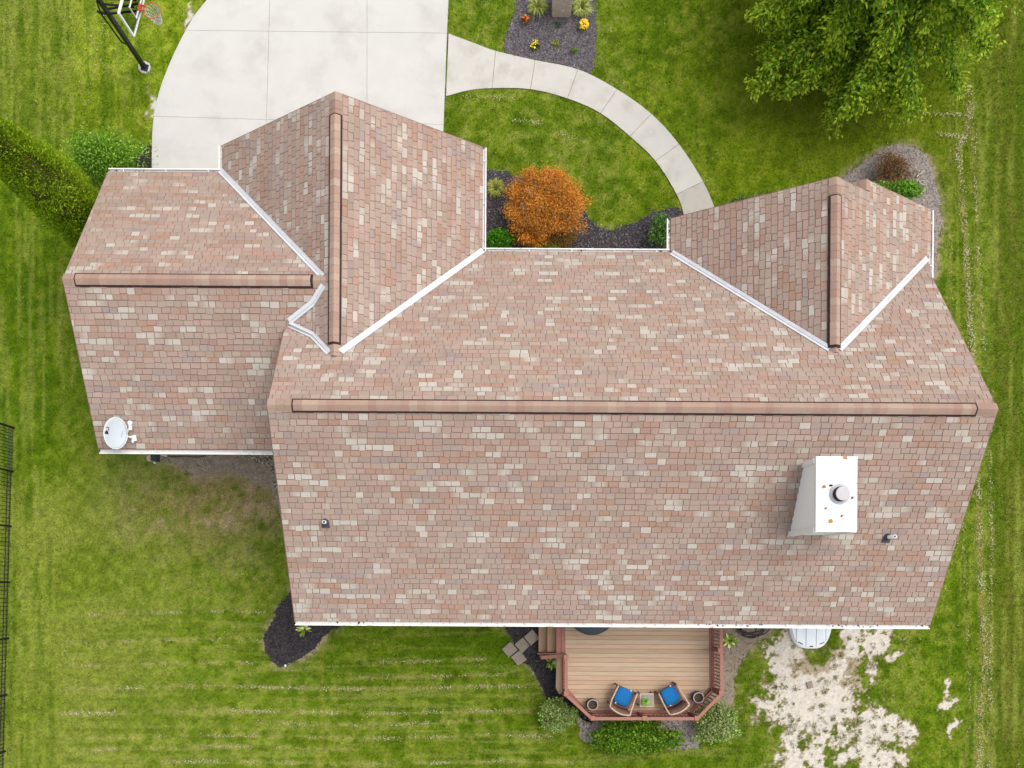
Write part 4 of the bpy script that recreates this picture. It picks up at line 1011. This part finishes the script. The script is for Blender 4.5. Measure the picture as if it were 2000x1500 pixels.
bush("silver_shrub", 1089, 1398, .64, .54, .85, 5200, .066, [(126, 154, 68), (144, 168, 86), (108, 140, 50), (162, 180, 108)], "round pale green shrub left of the deck's lower corner", "shrub", clumps=110, spread=.075, aspect=.7, tipcol=(176, 186, 128))
bush("silver_shrub", 1398, 1412, .76, .70, .95, 7000, .066, [(130, 154, 70), (148, 168, 90), (110, 140, 50), (166, 180, 110)], "larger round pale green shrub right of the deck's lower corner", "shrub", clumps=130, spread=.075, aspect=.7, tipcol=(180, 186, 132))
bush("hedge", 1240, 1440, 1.55, .62, .80, 11000, .085, [(84, 120, 20), (100, 134, 28), (68, 104, 16), (118, 148, 42)], "long dark green hedge below the deck's front railing", "hedge", clumps=190, spread=.06, zc=.4, aspect=.6)

# ------------------------------------------------------------------ basketball hoop
bxp, byp, _ = P(283, 133, 0)
hoop = empty("basketball_hoop", (bxp, byp, 0), "basketball hoop on black pole with clear backboard by the driveway", "basketball hoop")
bn = np.array((.966, -.257, 0)); bd_ = np.array((.257, .966, 0)); ub = np.array((0, 0, 1.))
bc0 = np.array((-9.66, 14.62, 2.88)); BWD, BHT = 1.42, .95
pb = np.array((bxp, byp, 0.))
rz = math.atan2(bn[1], bn[0])
MB().lathe((bxp, byp, 0), [(.19, -.02), (.19, .05), (.17, .07), (.001, .07)], 9).build("footing", mat("footing_concrete", S(232, 226, 214), rough=.9, var=.2), hoop)
MB().box((bxp + .03, byp - .03, .09), (.20, .20, .03), rz).box((bxp, byp, .16), (.125, .125, .14), rz).build("base_plate", M_DARK, hoop)
MB().box((bxp, byp, 1.75), (.105, .105, 3.4), rz).build("pole", M_BLACK, hoop)
mid = bc0 + bd_ * BWD / 2
for so in (-.10, .10):
    for hz, bz in ((3.05, .28), (2.62, .12), (3.35, .70)):
        MB().beam(pb + bd_ * so * .7 + ub * hz, mid + bd_ * so + ub * bz - bn * .05, .03, .055).build("arm", M_DARK, hoop)
MB().tube([pb - bn * .07 + ub * 1.2 - bd_ * .03, pb - bn * .16 + ub * 1.28 - bd_ * .05, pb - bn * .20 + ub * 2.5 - bd_ * .05, pb - bn * .12 + ub * 3.0], .022, 8).build("height_actuator", M_BLACK, hoop)
MB().beam(pb - bn * .30 + ub * 2.55 - bd_ * .03, pb + bn * .10 + ub * 2.55 - bd_ * .03, .05, .07).build("crank_bracket", M_DARK, hoop)
def bp_(u, v, w=0.0): return bc0 + bd_ * u + ub * v + bn * w
gl = MB(); gl.add([bp_(0, 0, -.006), bp_(BWD, 0, -.006), bp_(BWD, BHT, -.006), bp_(0, BHT, -.006), bp_(0, 0, .006), bp_(BWD, 0, .006), bp_(BWD, BHT, .006), bp_(0, BHT, .006)],
       [(3, 2, 1, 0), (4, 5, 6, 7), (0, 1, 5, 4), (1, 2, 6, 5), (2, 3, 7, 6), (3, 0, 4, 7)])
glass = gl.build("backboard", M_CLEAR, hoop)
fr = MB()
for a, b in (((0, 0), (BWD, 0)), ((0, BHT), (BWD, BHT)), ((0, 0), (0, BHT)), ((BWD, 0), (BWD, BHT))): fr.beam(bp_(*a), bp_(*b), .045, .055, up=tuple(bn))
fr.build("frame", M_WHITE, glass)
fr = MB(); u0, u1, w0, w1 = BWD / 2 - .30, BWD / 2 + .30, .14, .58
for a, b in (((u0, w0), (u1, w0)), ((u0, w1), (u1, w1)), ((u0, w0), (u0, w1)), ((u1, w0), (u1, w1))): fr.beam(bp_(*a, .012), bp_(*b, .012), .012, .05, up=tuple(bn))
fr.build("shooter_square", M_WHITE, glass)
rc = bp_(BWD / 2, .16, .38); RR = .215
MB().tube([rc + bn * RR * math.cos(t) + bd_ * RR * math.sin(t) for t in np.linspace(0, 2 * math.pi, 33)], .011, 6, False).beam(bp_(BWD / 2 - .07, .16, .02), rc - bn * RR * .93 - bd_ * .06, .03, .05).beam(bp_(BWD / 2 + .07, .16, .02), rc - bn * RR * .93 + bd_ * .06, .03, .05).box(tuple(bp_(BWD / 2, .12, .03)), (.05, .16, .14), rz).build("rim", M_RIMO, hoop)
nt = MB()
def netp(t, s): r = RR * (1 - .55 * s ** .8); return rc + bn * r * math.cos(t) + bd_ * r * math.sin(t) - ub * (.015 + .44 * s)
for k in range(12):
    for sg in (-1, 1):
        nt.tube([netp(2 * math.pi * k / 12 + sg * s * 1.3, s) for s in np.linspace(0, 1, 6)], .0085, 4, False)
for s in (.85, 1.0): nt.tube([netp(t, s) for t in np.linspace(0, 2 * math.pi, 17)], .012, 4, False)
nt.build("net", M_NET, hoop)

# ------------------------------------------------------------------ brick pillar at the top
pa_, pb_ = P(1078.5, 33, 0), P(1113.5, 32, 0)
PW = pb_[0] - pa_[0]; pcx = (pa_[0] + pb_[0]) / 2; psy = pa_[1]; PH = 1.30
pil = empty("brick_pillar", (pcx, psy + PW / 2, 0), "taupe brick pillar with small white numbers standing in the mulch bed", "pillar")
MB().box((pcx, psy + PW / 2, PH / 2 - .02), (PW - .03, PW - .03, PH)).build("core", M_MORT, pil)
bh = .066; bme = {}
def brick(c, d):
    key = tuple(round(k, 3) for k in d)
    if key not in bme:
        t = MB().box((0, 0, 0), d); me = bpy.data.meshes.new("brick"); me.from_pydata([tuple(map(float, q)) for q in t.v], [], t.f); me.materials.append(M_BRICK); bme[key] = me
    o = link("brick", bme[key], pil); w = wloc(pil); o.location = (c[0] - w[0], c[1] - w[1], c[2] - w[2])
nb_ = int(PH / .078)
for r in range(nb_):
    z = .04 + r * .078; sh = (r % 2) * PW / 6
    for sy in (0, 1):
        yy = psy + (0.012 if sy == 0 else PW - .012); x = pcx - PW / 2
        edges = sorted({0.0, PW} | {e + sh for e in (0, PW / 3, 2 * PW / 3, PW) if 0 < e + sh < PW})
        for e0, e1 in zip(edges[:-1], edges[1:]): brick((x + (e0 + e1) / 2, yy + random.uniform(-.003, .003), z), (e1 - e0 - .010, .05, bh))
    for sx in (-1, 1):
        edges = [.03, PW / 2 + (sh - PW / 12), PW - .03]
        for e0, e1 in zip(edges[:-1], edges[1:]): brick((pcx + sx * (PW / 2 - .012), psy + (e0 + e1) / 2, z), (.05, e1 - e0 - .010, bh))
MB().box((pcx, psy + PW / 2, PH + .03), (PW + .1, PW + .1, .07)).build("capstone", M_STONE, pil)
def mark(segs, zc, nm="number_mark"):
    m = MB()
    for (a, b, c, d) in segs: m.box((pcx + .02 + (a + c) / 2, psy - .024, zc + (b + d) / 2), (abs(c - a) + .012, .010, abs(d - b) + .012))
    m.build(nm, M_WHITE, pil)
mark([(-.04, -.05, -.04, .05), (-.04, .05, .0, .05), (.0, 0, .0, .05), (-.04, 0, .0, 0), (.03, -.05, .03, .05), (.03, .05, .06, .05), (.03, 0, .05, 0)], .62)
mark([(-.05, .03, -.02, .03), (-.05, -.02, -.05, .03), (.0, .0, .04, .0), (.04, -.03, .04, .03), (-.02, -.03, .02, -.03)], .33)

# ------------------------------------------------------------------ deck
ZD = .75
dk = empty("deck", (*P2(1245, 1300, 0), 0), "wooden back deck with red stained railings and pale tan boards", "deck")
DP = [P2(*p, ZD) for p in [(1104, 1186), (1388, 1186), (1389, 1343), (1346, 1390), (1146, 1390), (1104, 1347)]]
if area(DP) < 0: DP = DP[::-1]
ys = [p[1] for p in DP]; y = min(ys); PWD = 8.82 * (HC - ZD) / F
DC = [(222, 190, 158), (226, 196, 164), (216, 184, 152), (230, 204, 174), (224, 196, 168)]
while y < max(ys):
    q = clip(clip(DP, 0, 1, y + PWD - .012), 0, -1, -y)
    if len(q) >= 3 and abs(area(q)) > .01:
        if area(q) < 0: q = q[::-1]
        n = len(q); zt = ZD + random.uniform(-.0015, .0015); c = np.array(S(*random.choice(DC))) * random.uniform(.95, 1.05)
        V = [(a, b, ZD - .035) for a, b in q] + [(a, b, zt) for a, b in q]
        mk("plank", V, [tuple(range(n - 1, -1, -1)), tuple(range(n, 2 * n))] + [(i, (i + 1) % n, n + (i + 1) % n, n + i) for i in range(n)], M_PLANK, dk, [c] * (2 * n))
    y += PWD
MB().prism(DP, ZD - .30, ZD - .014).build("joist_frame", M_RED, dk)
# red border boards
def board(pts, z, nm="border_board", m=M_RED, th=.035):
    MB().prism([P2(*p, z) for p in pts], z - th, z).build(nm, m, dk)
board([(1384.5, 1186), (1387.6, 1186), (1388.6, 1342), (1385.4, 1341)], ZD + .006)
board([(1388.2, 1186), (1392, 1186), (1393, 1345), (1389.2, 1342)], ZD + .003)
board([(1385.4, 1341.5), (1389, 1344), (1349, 1389.5), (1343, 1388.2)], ZD + .010)
board([(1146, 1386.6), (1343, 1387.0), (1346, 1392.6), (1144, 1392.2)], ZD + .005)
board([(1104.5, 1343), (1107.5, 1343), (1147, 1387.4), (1144.6, 1391.6), (1104.5, 1350)], ZD + .008)
board([(1087, 1284), (1098, 1284), (1098, 1352), (1092, 1356), (1085.5, 1343)], ZD + .002, m=M_TREAD)
board([(1096.2, 1186), (1103.6, 1186), (1103.6, 1276), (1096.2, 1276)], ZD + .001)
board([(1086.5, 1186), (1095.6, 1186), (1095.6, 1276), (1086.5, 1276)], ZD + .0015)
board([(1098.4, 1276), (1103.6, 1276), (1103.6, 1346), (1098.4, 1346)], ZD + .002)
# railings: (start px, end px) at deck level
ZT = 1.66
def rail(p, q, nbal, skirt=True):
    a, b = np.array(P(*p, ZD)), np.array(P(*q, ZD)); up = np.array((0, 0, 1.)); d = (b - a) / np.linalg.norm(b - a); s = np.array((-d[1], d[0], 0))
    MB().beam(a + up * (ZT - ZD), b + up * (ZT - ZD), .088, .035).build("top_rail", M_RED, dk)
    MB().beam(a + up * (ZT - ZD - .075), b + up * (ZT - ZD - .075), .035, .085).build("upper_rail", M_RED, dk)
    MB().beam(a + up * .10, b + up * .10, .035, .085).build("lower_rail", M_RED, dk)
    for i in range(nbal):
        c = a + (b - a) * ((i + .5) / nbal) + s * random.uniform(.028, .032) 
        MB().box((c[0], c[1], ZD + .44), (.034, .034, .80), math.atan2(d[1], d[0])).build("baluster", M_RED, dk)
rail((1392.0, 1188), (1393.5, 1346), 24); rail((1393.5, 1347), (1347.5, 1394), 9); rail((1346, 1394), (1150, 1394), 26); rail((1149, 1394), (1100.5, 1349), 11); rail((1100.5, 1277), (1100.5, 1348), 11)
for p in ((1390.5, 1190), (1390.5, 1266), (1392.5, 1345), (1346.5, 1393), (1248, 1393), (1150.5, 1393), (1100.5, 1347), (1100.5, 1278)):
    x, y, _ = P(*p, ZD); ps = MB().box((x, y, .84), (.09, .09, 1.60)).build("post", M_REDD, dk)
    MB().box((x, y, ZT + .028), (.13, .13, .02)).build("post_cap", M_RED, ps)
    MB().box((x, y + .05 if p[1] > 1380 else y, ZD + .045), (.10, .012, .02) if p[1] > 1380 else (.115, .10, .03)).build("post_trim", M_CREAM, ps)
for p in ((1115, 1300), (1250, 1300), (1380, 1300), (1160, 1380), (1335, 1380)):
    x, y, _ = P(*p, ZD); MB().box((x, y, .22), (.14, .14, .5)).build("pier", M_REDD, dk)
# skirt under the lower edge
for a, b in (((1393, 1345), (1346, 1392)), ((1346, 1392), (1146, 1392)), ((1146, 1392), (1087, 1348))):
    A_, B_ = np.array(P(*a, ZD)), np.array(P(*b, ZD)); A_[2] = B_[2] = .40
    MB().beam(A_, B_, .03, .66).build("skirt_board", M_REDD, dk)
# stairs
for (x0, x1, z) in ((1052.5, 1069, .25), (1069.5, 1086.5, .50)):
    a, b = P(x0, 1186, z), P(x1, 1273, z)
    st = MB().box(((a[0] + b[0]) / 2, (a[1] + b[1]) / 2, z - .02), (b[0] - a[0], a[1] - b[1], .04)).build("stair_tread", M_TREAD, dk)
    MB().box((b[0] - .01, (a[1] + b[1]) / 2, z + .10), (.02, a[1] - b[1] - .02, .21)).build("stair_riser", M_REDD, st)
MB().beam(P(1104, 1281, 1.40), P(1060, 1284, .98), .10, .05).build("stair_rail", M_RED, dk)
MB().beam(P(1100, 1276, .75), P(1054, 1276, .25), .04, .24).build("stair_stringer", M_RED, dk)
x, y, _ = P(1060, 1284, .95); MB().box((x, y, .48), (.10, .10, 1.0)).build("post", M_RED, dk)

# deck furniture
def chair(px, py, ang, label):
    x, y, _ = P(px, py, ZD + .45); o = empty("patio_chair", (x, y, ZD), label, "chair", "patio chairs on the deck", rz=ang)
    # local frame: +y is the way the chair faces
    w, d = .60, .58
    def curve(z, yb, ww, bow, n=9): return [(-ww / 2 + ww * i / (n - 1), yb - bow * (1 - (2 * i / (n - 1) - 1) ** 2), z) for i in range(n)]
    MB().beam((-.24, -.22, .36), (.24, -.22, .36), .03, .03).box((0, .02, .36), (.52, .56, .05)).build("seat", M_BROWN, o, local=True)
    V, Fc = [], []
    for z, yb in ((.36, -.24), (.60, -.285), (.83, -.335)): V += curve(z, yb, .54, .055)
    for i in range(2):
        for k in range(8): Fc.append((i * 9 + k, i * 9 + k + 1, (i + 1) * 9 + k + 1, (i + 1) * 9 + k))
    bk = mk("backrest", V, Fc, M_BROWN, o, None, True, True); m = bk.modifiers.new("thick", 'SOLIDIFY'); m.thickness = .03
    MB().tube(curve(.85, -.335, .62, .07), .025, 8).build("back_rail", M_CREAM, o, True, True)
    for s in (-1, 1):
        MB().tube([(s * .31, -.335, .85), (s * .315, -.16, .70), (s * .30, .10, .64), (s * .29, .30, .63)], .024, 8).build("armrest", M_CREAM, o, True, True)
        MB().beam((s * .29, .28, 0), (s * .29, .28, .62), .045, .045).build("leg", M_REDD, o, local=True)
        MB().beam((s * .27, -.30, 0), (s * .28, -.27, .70), .045, .045).build("leg", M_REDD, o, local=True)
        MB().beam((s * .285, -.26, .33), (s * .285, .29, .33), .03, .06).build("side_rail", M_REDD, o, local=True)
    MB().beam((-.29, .29, .33), (.29, .29, .33), .03, .06).build("front_rail", M_REDD, o, local=True)
    cu = empty("seat_cushion", (x, y, ZD), None, "cushion", "blue seat cushions on the patio chairs", rz=ang)
    prof = []
    nS = 28
    V, Fc = [], []
    lv = [(.90, .385), (1.0, .41), (1.0, .44), (.90, .468), (.5, .478), (.001, .48)]
    for sc_, z in lv:
        for k in range(nS):
            t = 2 * math.pi * k / nS; c, s = math.cos(t), math.sin(t); e = .48
            V.append((.235 * sc_ * math.copysign(abs(c) ** e, c), .05 + .255 * sc_ * math.copysign(abs(s) ** e, s), z))
    for i in range(len(lv) - 1):
        for k in range(nS): Fc.append((i * nS + k, i * nS + (k + 1) % nS, (i + 1) * nS + (k + 1) % nS, (i + 1) * nS + k))
    pad = mk("pad", V, Fc, M_BLUE, cu, None, True, True)
    for s in (-1, 1): MB().box((s * .13, -.20 if s < 0 else .30, .44), (.035, .03, .02)).build("tie", M_WHITE, cu, local=True)
    return o, cu
c1, q1 = chair(1216, 1364, math.radians(-24), "left of the two brown patio chairs on the deck, turned right")
q1["label"] = "blue seat cushion on the left patio chair"
c2, q2 = chair(1311, 1362, math.radians(28), "right of the two brown patio chairs on the deck, turned left")
q2["label"] = "blue seat cushion on the right patio chair"
sx, sy, _ = P(1263, 1367.5, ZD + .45)
st = empty("side_table", (sx, sy, ZD), "small square slatted side table between the patio chairs", "table")
for k in range(9): MB().box((sx - .145 + k * .0363, sy, ZD + .445), (.027, .34, .018)).build("slat", M_GLASS, st)
for (a, b, d) in ((0, .18, (.40, .035, .035)), (0, -.18, (.40, .035, .035)), (.182, 0, (.035, .325, .035)), (-.182, 0, (.035, .325, .035))):
    MB().box((sx + a, sy + b, ZD + .445), d).build("frame", M_CREAM, st)
for a in (-1, 1):
    for b in (-1, 1): MB().beam((sx + a * .19, sy + b * .19, ZD), (sx + a * .165, sy + b * .165, ZD + .43), .03, .03).build("leg", M_DARK, st)
pl_ = tuft("potted_plant", 1261, 1370, .13, .16, 40, [(120, 164, 40), (150, 186, 70), (90, 140, 30)], "small bright green potted plant on the side table", "plant", .022, z=ZD + .53)
pl_.location.z = ZD + .455
for ch_ in pl_.children: ch_.location.z += .075
px_, py_, _ = P(1261, 1370, ZD + .5)
MB().lathe((px_, py_, ZD + .456), [(.04, 0), (.055, .075), (.048, .075), (.046, .06), (.001, .06)], 14).build("pot", M_POT, pl_)
for (a, b, lab) in ((1157.6, 1377, "empty grey round planter in the deck's lower left corner"), (1364.8, 1363, "empty grey round planter by the right railing corner")):
    x, y, _ = P(a, b, ZD + .38); o = empty("planter", (x, y, ZD), lab, "planter", "round planters on the deck")
    MB().lathe((x, y, ZD), [(.001, .002), (.13, .002), (.175, .12), (.175, .25), (.150, .36), (.135, .36), (.14, .26)], 28).build("pot", M_POT, o, True)
    MB().lathe((x, y, ZD), [(.158, .352), (.162, .372), (.15, .38), (.132, .376), (.132, .35)], 28).build("rim", M_RIM, o, True)
    MB().lathe((x, y, ZD), [(.146, .27), (.08, .278), (.001, .272)], 20).build("soil", M_SOIL, o, True)

# grill under the eave
gx0, gy0, _ = P(1157, 1205, ZD + .9)
gr = empty("gas_grill", (gx0, gy0, ZD), "dark grey covered grill half hidden under the rear eave", "grill")
gyb = gy0 + .30; V, Fc = [], []; nA = 21
_, yfr, _ = P(1157, 1241, ZD + .80); bow = gyb - yfr
def garc(w, b, z): return [(gx0 + w / 2 * math.sin(t), gyb - b * math.cos(t), z) for t in np.linspace(-math.pi / 2, math.pi / 2, nA)]
for w, b, z in ((1.50, bow * .94, ZD + .02), (1.50, bow, ZD + .75), (1.46, bow * .97, ZD + .92), (1.30, bow * .86, ZD + 1.02), (.9, bow * .55, ZD + 1.06)): V += garc(w, b, z)
for i in range(4):
    for k in range(nA - 1): a = i * nA + k; Fc.append((a, a + 1, a + nA + 1, a + nA))
Fc.append(tuple(range(4 * nA, 5 * nA))); Fc.append(tuple([i * nA for i in range(5)] + [i * nA + nA - 1 for i in range(4, -1, -1)]))
mk("cover", V, Fc, M_GRILL, gr, None, True)
hx, hy, _ = P(1158, 1228, ZD + .95); MB().box((hx, hy, ZD + .99), (.13, .045, .03)).box((hx + .09, hy + .01, ZD + 1.0), (.012, .03, .02)).build("handle", M_WHITE, gr)

# ------------------------------------------------------------------ window well cover, hose, pavers, drift wood, small things
wx, wy, _ = P(1584, 1187, .15); wy2 = P(1584, 1267, .15)[1]; WWd = (1627 - 1541) * HC / F; dep = wy - wy2
ww = empty("window_well_cover", (wx, wy, 0), "white half-round window well cover under the rear eave", "window well")
def arc(sc_, n=28, e=.62): return [(wx + WWd / 2 * sc_ * math.copysign(abs(math.cos(t)) ** e, math.cos(t)), wy - dep * (1 - (1 - sc_) * .6) * abs(math.sin(t)) ** .8) for t in np.linspace(0, math.pi, n)]
A0, A1, A2 = arc(1.0), arc(.93), arc(.80); n = len(A0)
V = [(x, y, 0) for x, y in A0] + [(x, y, .13) for x, y in A0] + [(x, y, .15) for x, y in A1]
mk("flange", V, [(i, i + 1, n + i + 1, n + i) for i in range(n - 1)] + [(n + i, n + i + 1, 2 * n + i + 1, 2 * n + i) for i in range(n - 1)], M_WHITE, ww, None, True)
xs_ = [wx - WWd * .5, wx - WWd * .33, wx - WWd * .115, wx + WWd * .115, wx + WWd * .33, wx + WWd * .5]
inner = [p for p in A1] 
for i in range(5):
    q = clip(clip(inner, 1, 0, xs_[i + 1] - .008), -1, 0, -xs_[i] - .008)
    if len(q) > 2:
        if area(q) < 0: q = q[::-1]
        m = len(q); zz = lambda a, b: .155 + .07 * max(0, 1 - ((a - wx) / (WWd * .55)) ** 2) * max(0.25, min(1, (b - wy2) / .35))
        V = [(a, b, .12) for a, b in q] + [(a, b, zz(a, b)) for a, b in q]
        mk("panel", V, [tuple(range(m, 2 * m))] + [(k, (k + 1) % m, m + (k + 1) % m, m + k) for k in range(m)], M_POLY, ww)
for i in (1, 2, 3, 4):
    MB().beam((xs_[i], wy, .135), (xs_[i], wy2 + .10 + (.22 if i in (1, 4) else 0), .135), .02, .02).build("seam", M_DARK, ww)
MB().box((wx + .01, wy2 + .07, .19), (.09, .03, .03)).box((wx - .32, wy2 + .17, .18), (.16, .025, .02), -.5).box((wx + .33, wy2 + .17, .18), (.14, .02, .02), .45).build("latch", M_DARK, ww)

hx, hy, _ = P(1466, 1222, .05); pts = []
for i in range(150):
    t = i * 2 * math.pi / 24; r = .30 + .16 * math.sin(i * .37) * .5 + .05 * math.sin(i * .11); pts.append((hx + r * 1.25 * math.cos(t) + .06 * math.sin(i * .21), hy + r * .95 * math.sin(t), .03 + .0007 * i + .012 * math.sin(i * .9)))
tag(MB().tube(pts, .014, 6).build("garden_hose", M_HOSE, None, True), "coiled dark garden hose on bare soil under the rear eave", "hose")
for (a, b, ang, lab) in ((1038, 1245, .70, "grey square paver touching the deck stairs"), (1020, 1260, .72, "grey square paver second out from the deck stairs"),
                         (996, 1269, .70, "grey square paver farthest left at the lawn edge"), (1013.5, 1286, .66, "grey square paver lowest of the four beside the stairs")):
    x, y, _ = P(a, b, .06); V = []; s = .172
    mbp = MB(); j = [random.uniform(-.012, .012) for _ in range(8)]
    c0, s0 = math.cos(ang - 1.5708 * 0), math.sin(ang)
    def rp(u, v, z): return (x + u * c0 - v * s0, y + u * s0 + v * c0, z)
    top = [(-s + j[0], -s + j[1]), (s + j[2], -s + j[3]), (s + j[4], s + j[5]), (-s + j[6], s + j[7])]
    V = [rp(u, v, -.02) for u, v in top] + [rp(u, v, .05) for u, v in top] + [rp(u * .95, v * .95, .062) for u, v in top]
    mbp.add(V, [(0, 1, 5, 4), (1, 2, 6, 5), (2, 3, 7, 6), (3, 0, 4, 7), (4, 5, 9, 8), (5, 6, 10, 9), (6, 7, 11, 10), (7, 4, 8, 11), (8, 9, 10, 11)])
    tag(mbp.build("stepping_stone", M_STONE), lab, "paver", "square pavers beside the deck stairs")
x, y, _ = P(1582, 1338, .02); tag(MB().box((x, y, .015), (.16, .20, .05), .2).build("flat_stone", M_STONE), "small brown flat stone in the bare sandy patch", "stone")
x, y, _ = P(557.5, 1300, .02)
tag(MB().lathe((x, y, 0), [(.001, 0), (.028, .008), (.038, .035), (.028, .062), (.001, .07)], 14).build("white_ball", M_WHITE, None, True), "small white ball at the tip of the black mulch bed", "ball")
dw = empty("driftwood", (*P2(1800, 338, .05), 0), "bleached driftwood branches lying in the pale corner bed", "driftwood")
for pts, r in (([(1790, 346), (1796, 340), (1802, 337), (1806, 332)], .028), ([(1793, 340), (1795, 334), (1797, 330)], .016), ([(1797, 339), (1802, 334), (1807, 335)], .018),
               ([(1788, 356), (1794, 352), (1797, 358), (1804, 361), (1806, 364)], .03), ([(1796, 357), (1799, 352), (1806, 354)], .018), ([(1790, 352), (1797, 347), (1804, 343)], .014)):
    MB().tube([P(a, b, .06 + .02 * random.random()) for a, b in spline(pts, 3)], [r * (1 - .5 * i / (3 * (len(pts) - 1))) for i in range(3 * (len(pts) - 1) + 1)], 6).build("branch", M_DRIFT, dw, True)
# fixture and cable on the rear garage wall
x, y, _ = P(304, 892, .9); uf = empty("utility_box", (x, 3.76, .6), "small navy utility box with cream dial behind the garage gutter", "utility box")
MB().box((x + .03, 3.60, 1.0), (.16, .34, .30)).build("housing", M_NAVY, uf)
MB().lathe((x - .13, 3.52, .95), [(.10, 0), (.10, .05), (.07, .07), (.001, .07)], 18).build("dial", M_CREAM, uf)
MB().beam((x - .05, 3.60, .78), (x - .05, 3.40, .86), .05, .10).build("bracket", M_WHITE, uf)
MB().beam((x, 3.72, .05), (x, 3.72, .95), .06, .06).build("conduit", M_WHITE, uf)
tag(MB().tube([P(a, b, .05) for a, b in spline([(308, 886), (322, 889), (335, 892), (350, 892), (365, 891), (382, 893), (402, 890)], 3)], .012, 5).build("cable", M_DARK, None, True), "thin dark cable on bare soil behind the garage", "cable")

# ------------------------------------------------------------------ fence, left edge
fn = empty("metal_fence", (*P2(18, 1140, 0), 0), "black metal picket fence at the left edge of the lawn", "fence")
FP = [(27, 836), (24.5, 921), (21.5, 1028), (18.5, 1137), (15.5, 1247), (12.5, 1357), (9.5, 1467), (6.5, 1577)]
FH = 1.45
for i, p in enumerate(FP):
    x, y, _ = P(*p, 0); ps = MB().box((x, y, FH / 2), (.055, .055, FH + .06)).build("post", M_BLACK, fn)
    MB().box((x, y, FH + .045), (.085, .085, .03)).build("post_cap", M_BLACK, ps)
pk = None
for i in range(len(FP) - 1):
    a, b = np.array(P(*FP[i], 0)), np.array(P(*FP[i + 1], 0))
    for z in (.10, .28, FH - .28, FH - .08):
        MB().beam(a + np.array((0, 0, z)), b + np.array((0, 0, z)), .020, .024).build("rail", mat("rail_grey", S(96, 100, 104), rough=.5) if z < .3 and i == 0 else M_DARK, fn)
    for k in range(1, 14):
        c = a + (b - a) * k / 14
        if pk is None:
            pk = MB().box((0, 0, 0), (.015, .015, FH - .06)).build("picket", M_BLACK, fn, local=True); o = pk
        else:
            o = pk.copy(); COL.objects.link(o); o.parent = fn
        w = wloc(fn); o.location = (c[0] - w[0], c[1] - w[1], FH / 2 + .02)

# a few weeds growing in the bare patch
n = 1100; a = R.uniform(1490, 1790, n); b = R.uniform(1240, 1500, n)
sfv = sand_field(a, b); kk = (sfv > .4) & (fbm(a / 9, b / 9, 2, 55) > .56); a, b = a[kk], b[kk]
C = []
for q, w in zip(a, b):
    x, y, _ = P(q, w, 0); m = 12
    C.append(np.stack([x + R.normal(0, .035, m), y + R.normal(0, .035, m), R.uniform(.01, .05, m)], 1))
if C:
    C = np.concatenate(C); o = leafmesh("weeds", C, R.normal(0, 1, (len(C), 3)) + np.array((0, 0, .4)), R.uniform(.03, .08, len(C)), .4, pick([(112, 116, 56), (140, 130, 84), (96, 104, 46)], len(C)), None)
    tag(o, "small scattered weeds in the bare sandy patch", "weeds", kind="stuff")
